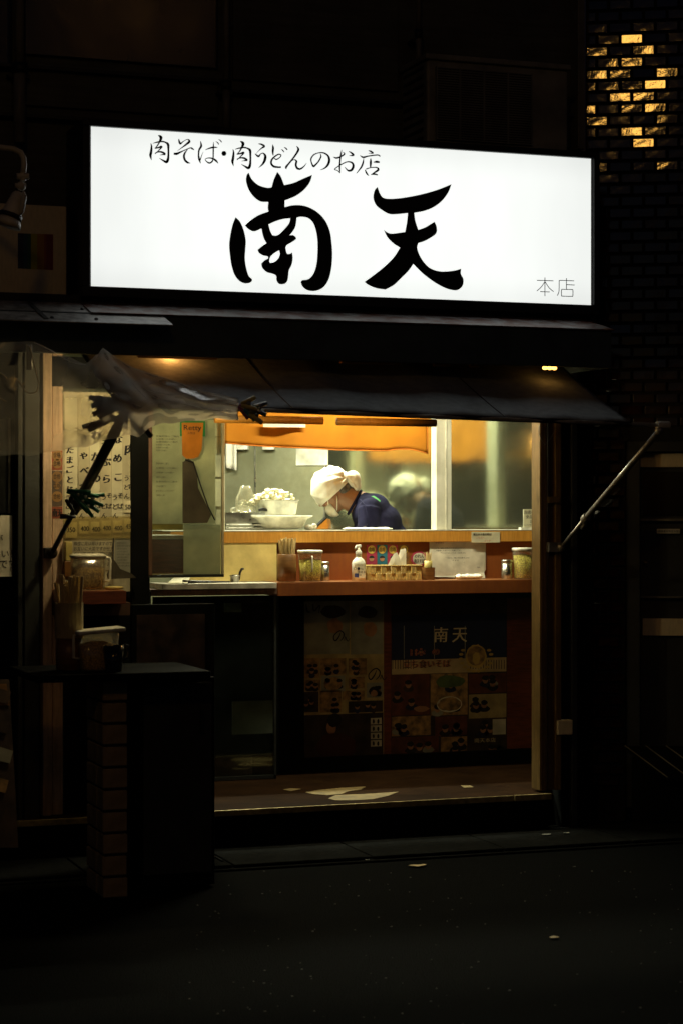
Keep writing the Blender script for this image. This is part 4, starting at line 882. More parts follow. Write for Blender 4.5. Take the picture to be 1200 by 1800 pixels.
# sign stand at right on the upper counter, knob, chopstick packs
c = base(934, CY+.08, zU); t = thing('counter_sign', 'small white handwritten sign standing at the right end of the counter', 'sign', c)
ky = CY+.08; b = MB(); rect(b, 919, 895, 960, 929, ky, .004); b.build('plate', 'price_paper', t); b = MB(); rect(b, 915, 927, 962, 931, ky-.015, .03); b.build('foot', 'white_plastic', t)
b = MB()
for i, s_ in enumerate(('当店の商品は', '全品お持ち帰り', '出来ます', 'いつでもどうぞ')): text(b, s_, at(920+(0,3,11,1)[i], 897+i*8, ky-.001), (.019,.019,.019,.011)[i], shear=.05)
b.build('lettering', 'ink', t)
c = base(938, CY-.07, Z(938,977,CY-.07)); t = thing('chopstick_packs', 'bundle of yellow wrapped chopsticks hanging right of the container', 'chopsticks', c)
for k in range(5): 
    x_ = 938+k*2.6; MB().prism([at(x_,930+k,CY-.07+k*.004), at(x_+4,930+k,CY-.07+k*.004), at(x_+5,976-k,CY-.06+k*.004), at(x_+2,977-k,CY-.06+k*.004)], (0,.003,0)).build('pack', 'tape', t)
c = base(942, CY, 0); t = thing('bell_knob', 'small round white knob fixed beside the right door post', 'knob', at(944,888,.5))
MB().tube([at(938,879,.5), at(941,879,.5), at(948,879,.5), at(952,879,.5)], [.008,.017,.020,.014], 16).build('knob_body', 'white_plastic', t, True)

# ---------------------------------------------------------------- kitchen clutter behind the left end of the counter
KY = CY+.30; mk = mpp(470, KY)
kc = lambda px_, py_, Yk=KY: at(px_, py_, Yk)
t = thing('noodle_tray', 'shallow metal tray with handle slot piled with portions of noodles', 'tray', base(440, KY, zU))
b = MB(); rect(b, 396, 901, 486, 916, KY-.05, .003); b.build('front_side', 'steel_item', t)
b = MB(); rect(b, 396, 915, 487, 919, KY-.055, .25); b.build('bottom', 'steel_item', t)
b = MB().prism([kc(469,892), kc(478,891), kc(485,929), kc(476,930)], (0,.012,0)); b.build('end_plate', 'steel_item', t, bevel=.001)
b = MB().tube([kc(455,897,KY-.06), kc(462,895,KY-.062), kc(470,897,KY-.06)], [.006,.009,.006], 10); b.build('grip', 'ink', t, True)
t = thing('stacked_trays', 'lower metal trays stacked at the left end of the counter', 'tray', base(440, KY, zU))
for y_ in (921, 927): b = MB(); rect(b, 398, y_, 480, y_+4, KY-.07, .22); b.build('tray_rim', 'steel_item', t, bevel=.002)
def heap(name, lab, cat, px_, py_, wpx, hpx, m_, n_, r):
    c = kc(px_, py_); t = thing(name, lab, cat, c); b = MB()
    for i in range(n_):
        a = random.uniform(-1,1); h = random.random()*(1-a*a)**.6
        b.ball(c + Vector((a*wpx*mk/2, random.uniform(0,.09), h*hpx*mk)), (r*random.uniform(.8,1.3), r, r*random.uniform(.5,.8)), 10, 7)
    b.build('heap', m_, t, True, remesh=.0035); return t
heap('noodle_pile', 'pale pile of boiled noodles on the metal tray', 'noodles', 484, 886, 80, 28, 'noodles', 190, .011)
heap('noodle_bag', 'cloudy bag of noodles at the left of the tray', 'bag', 432, 900, 34, 24, 'clear_plastic', 18, .02)
b = MB(); c = kc(432, 900); b.lathe(c - UP*.0, [(.045,0),(.055,.02),(.05,.07),(.03,.115),(.026,.13)], 24, sy=.7); b.build('plastic_bag', 'clear_plastic', label='tall crumpled clear plastic bag left of the noodle pile', cat='bag', smooth=True)
t = thing('white_bowl', 'white tub standing on a flat white basin behind the counter', 'tub', kc(490, 904))
MB().lathe(kc(488,905), [(.06,0),(.085,.003),(.098,.07),(.102,.074),(.09,.07)], 36, power=3).build('tub_body', 'white_plastic', t, True)
MB().lathe(kc(490,930), [(.07,0),(.11,.004),(.135,.052),(.158,.060),(.160,.068),(.13,.064),(.1,.02)], 40, power=3.2).build('basin', 'white_plastic', t, True)
MB().ball(kc(543,927), (.024,.02,.014)).build('cloth_lump', 'towel', label='small crumpled white cloth beside the orange packet', cat='cloth', smooth=True)
MB().ball(kc(552,925), (.017,.014,.015)).build('egg', 'white_plastic', label='white egg lying by the orange packet', cat='egg', smooth=True)
t = thing('orange_packet', 'slanted orange packet with black edge leaning behind the counter', 'packet', kc(568,930))
MB().prism([kc(553,930), kc(573,911), kc(581,913), kc(583,930)], (0,.03,0)).build('packet_body', 'orange_pack', t, bevel=.002)
MB().prism([kc(551,930,KY-.004), kc(554.5,930,KY-.004), kc(576,910.5,KY-.004), kc(574,909,KY-.004)], (0,.036,0)).build('edge', 'ink', t)
MB().prism([kc(575,912,KY-.008), kc(583,914,KY-.008), kc(588,931,KY-.008), kc(578,931,KY-.008)], (0,.002,0)).build('clear_flap', 'clear_plastic', t)
# tap and ladle on the left shelf top
t = thing('small_tap', 'small steel tap with a black lever on the left shelf', 'tap', base(418, .95, zH))
c = base(413, .95, zH); m_ = mpp(413,.95)
MB().lathe(c, [(8*m_,0),(8*m_,9*m_),(9*m_,9.5*m_),(9*m_,12*m_),(4*m_,13*m_)], 20).build('tap_body', 'steel_item', t, True)
MB().tube([c+Vector((.02,0,.01)), c+Vector((.026,0,.045)), c+Vector((.036,0,.062)), c+Vector((.044,0,.062))], .006, 8).build('lever', 'dark_plastic', t, True)
MB().tube([base(322,.86,zH+.004), base(345,.86,zH+.006), base(404,.88,zH+.003)], [.012,.007,.004], 10).build('ladle', 'dark_plastic', label='dark ladle lying flat on the left shelf', cat='ladle', smooth=True)
MB().prism([base(295,.84,zH)+UP*.001, base(330,.84,zH)+UP*.001, base(338,.97,zH)+UP*.04, base(310,.97,zH)+UP*.03], (0,0,.002)).build('folded_sheet', 'old_paper', label='folded pale sheet lying at the left end of the shelf', cat='paper')

# ---------------------------------------------------------------- sliding glass door at the left, with papers
GY2 = .035
t = thing('sliding_glass_door', 'dirty sliding glass door with notices left of the opening', 'door', base(330, GY2, zP))
b = MB(); rect(b, 268, 690, 391, 1010, GY2, .004); b.build('pane', 'door_glass', t)
b = MB(); rect(b, 391, 690, 394, 1012, GY2-.006, .02); b.build('edge_strip', 'cream_frame', t)
b = MB(); rect(b, 262, 690, 268, 1012, GY2-.01, .03); b.build('stile', 'frame_brown', t)
b = MB(); rect(b, 262, 1010, 394, 1015, GY2-.01, .03); b.build('bottom_rail', 'dark_paint', t)
GC = SHY+.03
t = thing('glass_case', 'dim low glass showcase front under the left end of the counter', 'showcase', base(433, GC, zP))
b = MB(); rect(b, 300, 1048, 482, 1366, GC, .004); b.build('pane', film('case_glass', (.8,.86,.82), .9, (.12,.15,.13), .07, .05, .08, 4), t)
b = MB(); rect(b, 482, 1048, 486, 1368, GC-.006, .02); b.build('edge_strip', 'dark_paint', t)
b = MB(); rect(b, 300, 1366, 486, 1372, GC-.006, .02); b.build('bottom_rail', 'dark_paint', t)
def gl(mb, x0_, y0_, x1_, y1_, k=.0025): return rect(mb, x0_, y0_, x1_, y1_, GY2-k, .001)
s2 = thing('door_notice', 'tall faded paper sheet stuck behind the glass door', 'notice', base(293, GY2, Z(293,930,GY2)))
b = MB(); gl(b, 268, 735, 322, 922, -.012); b.build('sheet', 'smudged_sheet', s2)
b = MB(); gl(b, 264, 921, 322, 931, -.012); b.build('tape_strip', 'tape', s2)
b = MB()
for i in range(14): text(b, random.choice(['お客様へのお願い','営業時間のご案内','店内は禁煙です','ありがとうございます']), at(275, 765+i*(5 if i<6 else 8), GY2+.0105), .008, w=random.uniform(14,38)*m1 if i else .1)
b.build('lettering', 'ink_grey', s2)
s3 = thing('wide_paper', 'pale translucent plastic sheet standing low behind the glass door', 'sheet', base(360, GY2, zH))
b = MB(); gl(b, 323, 922, 388, 1010, -.012); b.build('sheet', 'smudged_sheet', s3)
s3b = thing('upper_paper', 'long whitish paper strip right of the orange sticker on the door', 'sheet', base(360, GY2, zH))
b = MB(); gl(b, 323, 738, 379, 921, -.016); b.build('sheet', 'smudged_sheet', s3b)
s4 = thing('review_sticker', 'orange pennant sticker with green border high on the glass door', 'sticker', at(340,806,GY2))
b = MB(); gl(b, 317, 740, 361, 767, .0025); b.build('border', mat('sticker_green', (.02,.22,.06), .5), s4)
b = MB(); b.prism([at(320,743,GY2-.004), at(358,743,GY2-.004), at(355,790,GY2-.004), at(349,803,GY2-.004), at(340,806,GY2-.004), at(328,806,GY2-.004), at(321,800,GY2-.004)], (0,.001,0)); b.build('pennant', mat('sticker_orange', (.62,.22,.015), .5, dirt=.3), s4)
b = MB(); text(b, 'Retty', at(323.5,747,GY2-.0055), .029, w=32*mpp(340,GY2), bold=.012); text(b, '人気店', at(330,759,GY2-.0055), .011); b.build('lettering', 'ink', s4)
s5 = thing('dark_bag', 'dark grey bag hanging behind the door papers under the orange sticker', 'bag', at(340,920,.08))
b = MB(); b.prism([at(322,812,.02), at(332,806,.02), at(341,812,.02), at(347,835,.02), at(349,858,.02), at(362,884,.02), at(372,905,.02), at(365,919,.02), at(322,920,.02)], (0,.008,0)); b.build('bag_body', mat('bag_cloth', (.075,.065,.045), .8, dirt=.4, bump=.2), s5, bevel=.002)
MB().tube([at(326,808,.015), at(340,812,.015), at(352,850,.015), at(366,890,.015), at(378,914,.015)], .003, 8).build('strap', 'ink', s5, True)
# what shows through the door glass below the counter
for x0_, y0_, x1_, y1_, m_, lab in ((395,1060,425,1076,'photo_grey','small pale paper high behind the low showcase glass'), (409,1232,484,1290,'photo_grey','pale poster low behind the low showcase glass'), (380,1330,444,1364,'photo_dark','dark carton at the foot of the low showcase glass')):
    b = MB(); rect(b, x0_, y0_, x1_, y1_, .90+.02*(x0_%3), .01); b.build('paper_poster' if m_ != 'photo_dark' else 'carton', m_, label=lab, cat='poster' if m_ != 'photo_dark' else 'carton')
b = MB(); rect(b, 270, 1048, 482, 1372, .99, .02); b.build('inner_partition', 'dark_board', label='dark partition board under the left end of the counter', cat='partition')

# ---------------------------------------------------------------- menu wall on the left
MY = .06
t = thing('menu_board', 'yellowish board of handwritten menu strips with price tags', 'menu board', base(174, MY, Z(174,1012,MY)))
b = MB(); rect(b, 112, 690, 238, 1040, MY, .03); b.build('backing', 'cream_frame', t)
b = MB(); rect(b, 112, 1041, 266, 1478, MY, .03); b.build('lower_wall_panel', 'dark_board', kind='structure')
strips = [(114,137,'たまごとじ','うどん','350','そば',918,945), (138,157,'きゃべつ','うどん','400','そば',916,938), (158,176,'わかめ','うどん','400','そば',917,937), (177,196,'天ぷら','うどん','400','そば',915,938), (197,216,'なめこ','うどん','400','そば',915,936), (217,235,'肉','うどん','450','そば',912,935)]
for i, (x0_, x1_, s_, s2_, pr_, s3_, py0, py1) in enumerate(strips):
    b = MB(); rect(b, x0_, 700, x1_, 913-i*.8, MY-.003-.001*(i%2), .001); b.build('strip', 'old_paper' if i % 2 else 'pale_strip', t)
    b = MB(); y0_, pit, hh = [(784,15,13),(764,24,15.5),(756,33,16.5),(772,27,16),(764,29,16),(780,26,20)][i]
    text(b, s_, at(x0_+1.5, y0_, MY-.0055), hh*m1*.95, vertical=pit*m1, shear=.10, bold=.055)
    y2_ = 866 if i < 5 else 832
    text(b, s2_, at(x0_+.5, y2_+3, MY-.0055), 9.5*m1, vertical=14*m1, shear=.08, bold=.03); text(b, s3_, at(x0_+9.5, y2_, MY-.0055), 9.5*m1, vertical=16*m1, shear=.08, bold=.03)
    b.build('lettering', 'ink', t)
    b = MB(); rect(b, x0_+2, py0, x1_-1, py1, MY-.009-.001*(i%2), .001); b.build('price_tag', 'price_paper', t)
    b = MB(); text(b, pr_, at(x0_+4.5, py0+9, MY-.0115), .021, w=.034, bold=.04); text(b, '円', at(x0_+4.5+13, py0+13, MY-.0115), .008); b.build('lettering', 'ink', t)
b = MB(); rect(b, 219, 880, 235, 901, MY-.010, .001); b.build('price_tag', 'price_paper', t); b = MB(); text(b, '500', at(221,887,MY-.0125), .021, w=.033, bold=.04); text(b, '円', at(232,892,MY-.0125), .006); b.build('lettering', 'ink', t)
b = MB(); rect(b, 114, 908, 236, 946, MY-.0125, .0004); b.build('clear_pocket', film('pocket', (1,.97,.82), .85, (.8,.7,.4), .05, .2, .1), t)
t = thing('writing_sheet', 'sheet full of small handwriting under the price tags', 'notice', base(165, MY, Z(165,995,MY)))
b = MB(); rect(b, 126, 948, 197, 1002, MY-.004, .001); b.build('sheet', 'old_paper', t)
b = MB()
for i, s_ in enumerate(('無理に席は開けますので、', 'お互いに大変ですが仕方', 'ないですね（間に居）', 'ます手洗いはあるのでど', 'うぞ、使って下さいませ')): text(b, s_, at(130, 952+i*9, MY-.0055), .018, w=62*m1, shear=.1)
b.build('lettering', 'ink', t)
t = thing('crumpled_sheet', 'crumpled pale sheet of fine print beside the handwriting', 'notice', base(218, MY, Z(218,1012,MY)))
b = MB(); rect(b, 203, 946, 236, 1012, MY-.006, .001); b.build('sheet', 'photo_grey', t)
b = MB()
for i in range(9): text(b, 'お持ち帰り出来ます', at(206, 953+i*5, MY-.0075), .008, w=random.uniform(14,26)*m1)
b.build('lettering', 'ink_grey', t)
MB().tube([at(200,946,.04), at(200,1000,.04), at(203,1010,.02)], .003, 8).build('power_cable', 'dark_plastic', label='black cable hanging between the two sheets', cat='cable', smooth=True)
# small stickers on the cream post
t = thing('post_stickers', 'column of dark red round stickers on the cream door post', 'stickers', at(101, 912, -.02))
for (y0_, y1_, c_n, ds) in ((792,826,'sticker_red',[(800,9),(815,8)]), (828,889,'sticker_blue',[(838,9),(854,6),(873,9)]), (891,911,'ink',[])):
    b = MB(); rect(b, 91.5, y0_, 110, y1_, -.018, .001); b.build('strip', mat('sticker_dim', (.30,.07,.03), .6) if c_n != 'sticker_blue' else mat('sticker_dimb', (.10,.07,.05), .6), t)
    for y_, r in ds:
        cc = at(101,y_,-.0195); b = MB(); b.prism([cc + Vector((r*.9*m1*math.cos(a*math.pi/10), 0, r*.9*m1*math.sin(a*math.pi/10))) for a in range(20)], (0,.0006,0)); b.build('disc', mat('badge_dim', (.30,.16,.05), .6), t)
        b = MB(); text(b, '合格', cc + Vector((-.016,-.001,.012)), .022, w=.03); b.build('lettering', 'ink', t)
    if not ds:
        b = MB(); text(b, '南天', at(93,894,-.0195), .034, w=.04, bold=.04); b.build('lettering', 'ink', t)

# left customer shelf with jug
LYs = -.24; zL = Z(170,1038,LYs)
t = thing('side_shelf', 'small reddish wooden shelf below the menu strips', 'shelf', base(170, LYs, zL-.055))
MB().box((X(112,LYs), LYs, zL-.055), (X(220,LYs), MY-.001, zL)).build('board', 'wood_shelf', t, bevel=.003)
MB().box((X(141,LYs), LYs-.004, Z(180,1062,LYs)), (X(222,LYs), LYs-.0005, zL-.002)).build('front_edge', 'wood_red', t, bevel=.002)
MB().box((X(112,LYs), LYs+.1, 1.02), (X(240,LYs), MY-.001, zL-.056)).build('bracket_board', 'frame_brown', t)
JY = -.16; mj = mpp(155,JY); c = base(155, JY, zL)
t = thing('measuring_jug', 'clear plastic jug of brown seasoning with handle on the side shelf', 'jug', c)
MB().lathe(c, [(.062,0),(.066,.004),(.070,60*mj*.96),(.067,60*mj*.96),(.06,.01)], 36, sx=1.0, sy=.75, power=4).build('jug_body', 'clear_plastic', t, True)
MB().lathe(c+UP*.004, [(.058,0),(.060,.005),(.063,36*mj),(.03,44*mj),(.01,40*mj)], 32, sy=.72, power=4).build('contents', 'condiment', t, True)
MB().lathe(c+UP*57*mj, [(.070,0),(.073,.002),(.073,.010),(.06,.016)], 36, sy=.76, power=4).build('lid', 'white_plastic', t, True)
MB().tube([c+Vector((.062,0,.135)), c+Vector((.092,0,.13)), c+Vector((.095,0,.12)), c+Vector((.093,0,.045)), c+Vector((.088,0,.036)), c+Vector((.062,0,.036))], .0055, 10).build('handle', 'white_plastic', t, True)
b = MB(); c2 = base(122, JY-.03, Z(122,950,JY)); t = thing('wrapped_bundle', 'yellow wrapped bundle behind the jug by the cream post', 'bundle', base(122, .0, zL))
rect(b, 116, 952, 128, 986, -.06, .05); b.build('wrapper', 'tape', t, bevel=.003); b = MB(); rect(b, 114, 986, 128, 1020, -.06, .055); b.build('tin', 'brown_cup', t, bevel=.003)
MB().lathe(base(200,-.15,zL), [(.03,0),(.04,.002),(.042,.012),(.02,.014)], 20).build('saucer_stack', 'tape', label='small stack of yellowish saucers beside the jug', cat='saucers', smooth=True)
MB().prism([at(190,1010,-.02), at(202,985,-.02), at(212,1000,-.02), at(232,1008,-.02), at(240,1016,-.02), at(192,1018,-.02)], (0,.02,0)).build('dark_cloth', 'bag_cloth' , label='dark crumpled cloth hanging behind the jug', cat='cloth')

# ---------------------------------------------------------------- outside standing table on brick pier
TY = -1.05; zTb = Z(200,1184,TY)
t = thing('standing_table', 'black topped outdoor standing table on a stacked brick pier', 'table', base(200, TY, 0))
MB().box((X(62,TY), TY, zTb-.028), (X(372,TY), TY+.50, zTb)).build('tabletop', mat('table_black', (.003,.0035,.004), .9, spec=.04), t, bevel=.006)
pxa, pxb, pxc = 138, 181, 236
# the pier: brick courses, a narrow side and a front; each brick its own piece
TYp = TY+.10; xa, xc = X(181,TYp), X(224,TYp)
MB().box((xa+.008, TYp+.008, 0), (xc-.008, TYp+.27, zTb-.03)).build('mortar_core', 'mortar', t)
BM = {}
def brick_piece(x0_, x1_, y0_, y1_, z0_, z1_):
    key = (round(x1_-x0_,3), round(y1_-y0_,3), round(z1_-z0_,3))
    if key not in BM:
        q = MB().box((0,0,0), key); me = bpy.data.meshes.new('brick'); me.from_pydata(q.v, [], q.f); me.materials.append(M_('brick_block'))
        bb = bmesh.new(); bb.from_mesh(me); bmesh.ops.recalc_face_normals(bb, faces=bb.faces); bb.to_mesh(me); bb.free(); BM[key] = me
    o = bpy.data.objects.new('brick', BM[key]); COL.objects.link(o); o.parent = t; o.location = Vector((x0_,y0_,z0_)) - LOC[t.name] + Vector((random.uniform(-.002,.002), random.uniform(-.002,.001), 0))
    q_ = o.modifiers.new('bevel', 'BEVEL'); q_.width = .003; q_.segments = 1
nz_ = int((zTb-.03)/.078); hz = (zTb-.03)/nz_; L3 = xc-xa
for j in range(nz_):
    zz = j*hz+.003; ze = zz+hz-.010
    brick_piece(xa, xc, TYp, TYp+.10, zz, ze); brick_piece(xa, xa+.05, TYp+.108, TYp+.27, zz, ze); brick_piece(xc-.045, xc, TYp+.108, TYp+.27, zz, ze)
t = thing('dark_cabinet', 'black board cabinet standing in front of the entrance step', 'cabinet', base(305, -.72, 0))
MB().box((X(246,-.85), -.85, .01), (X(378,-.85), -.45, Z(300,1192,-.85))).build('cabinet_body', 'dark_board', t, bevel=.004)
MB().box((X(252,-.85), -.857, .06), (X(372,-.85), -.8505, Z(300,1200,-.85))).build('door', 'dark_paint', t, bevel=.003)
MB().box((X(352,-.86), -.872, Z(300,1290,-.85)), (X(358,-.86), -.8575, Z(300,1250,-.85))).build('handle', 'black_metal', t, bevel=.002)
t = thing('menu_stand_back', 'tall black board standing behind the outdoor table', 'board', base(300, -.30, 0))
MB().box((X(232,-.30), -.30, .02), (X(378,-.30), -.27, Z(300,1062,-.30))).build('board', 'dark_board', t, bevel=.004)
MB().box((X(240,-.30), -.306, Z(300,1330,-.3)), (X(360,-.30), -.3005, Z(300,1080,-.3))).build('face', 'photo_dark', t)
for px_ in (236, 372): MB().box((X(px_,-.30), -.45, 0), (X(px_+3,-.30), -.1, .03)).build('foot', 'dark_board', t)
# things on the table
oY = TY+.17; mo = mpp(160,oY)
c = base(122, oY+.05, zTb); t = thing('tall_chopstick_holder', 'dark cup with a tall bundle of paper wrapped chopsticks on the outdoor table', 'chopstick cup', c)
MB().lathe(c, [(.042,0),(.05,.004),(.05,60*mo),(.047,60*mo),(.044,.01)], 28).build('cup', 'brown_cup', t, True)
b = MB(); sticks(b, c, 30, 145*mo, 168*mo, .034, .07, .005); b.build('chopsticks', 'chopstick_wood', t, kind='stuff')
b = MB()
for k in range(22):
    a = 6.283*k/22; d = Vector((math.cos(a), math.sin(a), 0)); b.obox(c + d*.050 + UP*88*mo, (Vector((-d.y,d.x,0)), d, UP), (.0072,.003,31*mo))
b.build('wrapper_bundle', 'photo_sepia', t, kind='stuff')
c = base(172, oY, zTb); t = thing('outdoor_jug', 'white lidded plastic jug of seasoning on the outdoor table', 'jug', c)
MB().lathe(c, [(.066,0),(.070,.004),(.078,66*mo),(.076,66*mo)], 36, sy=.72, power=4).build('jug_body', 'clear_plastic', t, True)
MB().lathe(c+UP*.004, [(.062,0),(.065,.005),(.068,44*mo),(.02,50*mo)], 32, sy=.70, power=4).build('contents', 'condiment', t, True)
MB().obox(c+UP*70*mo+Vector((.004,0,0)), ((1,0,.075),(0,1,0),(-.075,0,1)), (.092,.062,.008)).build('lid', 'white_plastic', t, bevel=.006)
MB().tube([c+Vector((-.066,0,.14)), c+Vector((-.092,0,.135)), c+Vector((-.092,0,.05)), c+Vector((-.066,0,.045))], .006, 10).build('handle', 'white_plastic', t, True)
c = base(200, oY-.08, zTb); t = thing('black_mug', 'glossy black tumbler with a rim on the outdoor table', 'tumbler', c)
MB().lathe(c, [(.028,0),(.031,.003),(.040,46*mo),(.0375,46*mo),(.028,.006)], 30).build('tumbler_body', mat('black_gloss', (.012,.014,.02), .12), t, True)
MB().tube([c+Vector((.037,0,.10)), c+Vector((.055,0,.098)), c+Vector((.055,0,.05)), c+Vector((.034,0,.045))], .004, 8).build('handle', 'black_gloss', t, True)

# ---------------------------------------------------------------- posters under the shelf
PY = CY+.025
PF = KB-.001
def pr_rect(par, x0_, y0_, x1_, y1_, m_, k, nm='print', Y=None): b = MB(); rect(b, x0_, y0_, x1_, y1_, (Y or PF)-.001-.0004*k, .0003); return b.build(nm, m_, par)
def blob(par, x_, y_, rx_, ry_, m_, k, nm='print', n_=14, jag=.12):
    cc = at(x_, y_, PF-.001-.0004*k); s_ = mpp(x_, PF); b = MB()
    b.prism([cc + Vector((rx_*s_*(1+random.uniform(-jag,jag))*math.cos(6.283*a/n_), 0, ry_*s_*(1+random.uniform(-jag,jag))*math.sin(6.283*a/n_))) for a in range(n_)], (0,.0002,0)); return b.build(nm, m_, par)
t = thing('signed_poster', 'tall faded poster of photo pages with brush signature under the shelf', 'poster', base(602, PF, Z(602,1345,PF)))
pr_rect(t, 529, 1055, 674, 1345, 'photo_sepia', 0, 'sheet')
pr_rect(t, 530, 1057, 614, 1150, 'photo_grey', 1, 'picture'); pr_rect(t, 616, 1057, 673, 1150, 'photo_grey', 1, 'picture')
for x_, y_, rx_, ry_ in ((585,1075,22,12),(645,1076,18,11)): blob(t, x_, y_, rx_, ry_, 'photo_dark', 2)
blob(t, 588, 1100, 14, 14, 'photo_skin', 3); blob(t, 650, 1106, 12, 14, 'photo_skin', 3)
b = MB()
for k, (ox, oy, sc) in enumerate(((585,1108,.9),(646,1174,1.0))):
    fq = lambda x, y: at(ox+x*sc, oy+y*sc, PF-.0042)
    stroke(b, [(15,4,1),(12,12,2),(6,20,2.4),(2,18,2),(2,11,1.8),(8,4,1.8),(15,1,2.2),(21,6,2.4),(20,14,2),(14,21,1)], fq); stroke(b, [(22,20,1.4),(24,12,1),(26,18,1.8),(29,21,1),(33,16,.6)], fq)
stroke(b, [(538,1062,1),(540,1074,3),(546,1076,1)], lambda x,y: at(x,y,PF-.0042)); stroke(b, [(550,1062,2),(552,1074,2),(562,1064,2),(560,1078,1)], lambda x,y: at(x,y,PF-.0042))
b.build('lettering', 'ink', t)
# middle: a page of small pictures
random.seed(21)
cells = [(531,1157,561,1192),(563,1157,608,1186),(612,1157,644,1186),(531,1195,563,1214),(565,1188,606,1216),(531,1216,560,1252),(562,1214,600,1252),(612,1190,640,1210),(644,1200,672,1226),(612,1232,672,1252),(602,1214,640,1230)]
for cx0, cy0, cx1, cy1 in cells:
    m_ = random.choice(['photo_grey','photo_food','photo_sepia','photo_dark']); pr_rect(t, cx0, cy0, cx1, cy1, m_, 1, 'picture')
    for q in range(3):
        x_ = random.uniform(cx0+6, cx1-6); y_ = random.uniform(cy0+7, cy1-7); blob(t, x_, y_, 4.2, 4.5, 'photo_skin' if m_ != 'photo_skin' else 'photo_grey', 4, jag=.05); blob(t, x_, y_-2.6, 4.8, 3.2, 'ink', 5); blob(t, x_, min(cy1-3, y_+8), 6, 4.5, random.choice(['ink','photo_dark','navy_print']), 3)
blob(t, 585, 1202, 17, 12, 'photo_food', 3, jag=.03); blob(t, 657, 1215, 10, 9, 'ink', 6); blob(t, 657, 1219, 6, 6, 'photo_skin', 7)
pr_rect(t, 530, 1255, 673, 1330, 'photo_dark', 1, 'picture'); blob(t, 588, 1266, 14, 12, 'ink', 3); blob(t, 582, 1279, 9, 12, 'photo_skin', 2, jag=.05); blob(t, 592, 1312, 38, 24, mat('coat_print', (.07,.02,.015), .7), 2)
for k in range(4): pr_rect(t, 651, 1262+k*13, 670, 1273+k*13, 'paper', 3, 'picture'); blob(t, 656, 1268+k*13, 2, 4, 'ink', 4); blob(t, 664, 1268+k*13, 2, 4, 'ink', 4)
pr_rect(t, 532, 1333, 672, 1343, 'dull_ochre', 1, 'torn_edge')
b = MB(); text(b, 'ごちそうさまでした', at(600,1334,PF-.003), .018, w=60*mpp(600,PF)); b.build('lettering', 'ink', t)
t = thing('photo_poster', 'large poster of navy curtain, gold medal and customer photos', 'poster', base(788, PF, Z(788,1333,PF)))
pr_rect(t, 687, 1052, 890, 1333, 'photo_dark', 0, 'sheet'); pr_rect(t, 688, 1080, 889, 1160, 'navy_print', 1, 'curtain_print'); pr_rect(t, 688, 1158, 889, 1183, 'beige_print', 2, 'band')
for x_ in (709, 762, 816): pr_rect(t, x_, 1100, x_+1.2, 1158, 'photo_grey', 2, 'slit')
for k in range(44):
    if not (8 < k < 30): pr_rect(t, 689+k*4.55, 1160, 690.2+k*4.55, 1176, 'photo_dark', 3, 'slat')
b = MB(); text(b, '南', at(762,1103,PF-.0035), 26*mpp(780,PF), bold=.02, shear=.05); text(b, '天', at(794,1104,PF-.0035), 25*mpp(780,PF), bold=.02, shear=.05); b.build('lettering', 'sign_board', t)
for s_, x_, y_, h_ in (('日本一の', 722, 1140, 13), ('立ち食いそば', 708, 1161, 14)):
    b = MB(); text(b, s_, at(x_, y_, PF-.0040), h_*mpp(750,PF), bold=.11); b.build('lettering_halo', 'red_print', t)
    b = MB(); text(b, s_, at(x_, y_, PF-.0044), h_*mpp(750,PF), bold=.035); b.build('lettering_rim', 'beige_print', t)
    b = MB(); text(b, s_, at(x_, y_, PF-.0048), h_*mpp(750,PF), bold=.0); b.build('lettering', 'ink', t)
blob(t, 836, 1154, 20, 21, 'gold_print', 4, 'medal_rim', 32, .05); blob(t, 836, 1153, 17, 17, 'photo_food', 5, 'medal', 28, .0); blob(t, 836, 1157, 7, 12, 'gold_print', 6, 'medal', 7, .1)
for k in range(14):
    a = math.pi*.5 + (k-6.5)*.33 + math.pi; blob(t, 836+27*math.cos(a), 1156-24*math.sin(a), 4.4, 2.4, 'gold_print', 4, 'laurel_leaf', 8, .05)
grid_ = [(688,1184,754,1257,'photo_red'),(756,1184,821,1257,'photo_food'),(823,1184,889,1218,'photo_red'),(823,1220,889,1262,'photo_sepia'),(688,1259,756,1293,'photo_food'),(764,1259,820,1293,'photo_red'),(823,1264,889,1293,'photo_dark'),(688,1295,770,1330,'photo_red'),(774,1295,820,1330,'photo_food'),(822,1305,889,1330,'photo_dark')]
for cx0, cy0, cx1, cy1, m_ in grid_:
    pr_rect(t, cx0, cy0, cx1, cy1, m_, 1, 'picture')
    for q in range(3):
        x_ = random.uniform(cx0+9, cx1-9); y_ = random.uniform(cy0+10, cy1-10); blob(t, x_, y_+7, 11, 6, random.choice(['ink','navy_print','photo_dark','photo_grey']), 3); blob(t, x_, y_, 5.5, 6, 'photo_skin', 4, jag=.05); blob(t, x_, y_-4, 6.5, 4.5, 'ink', 5)
blob(t, 789, 1238, 24, 14, 'paper', 6, 'bowl_rim', 28, 0); blob(t, 789, 1238, 21, 12, 'photo_food', 7, 'bowl_food', 20, .1); blob(t, 790, 1198, 28, 11, 'photo_green', 6); blob(t, 740, 1246, 14, 5, 'photo_skin', 6); pr_rect(t, 865, 1264, 888, 1291, 'paper', 6, 'picture')
b = MB(); text(b, '南天本店', at(833,1298,PF-.004), .022, w=42*m1); b.build('lettering', 'sign_board', t)

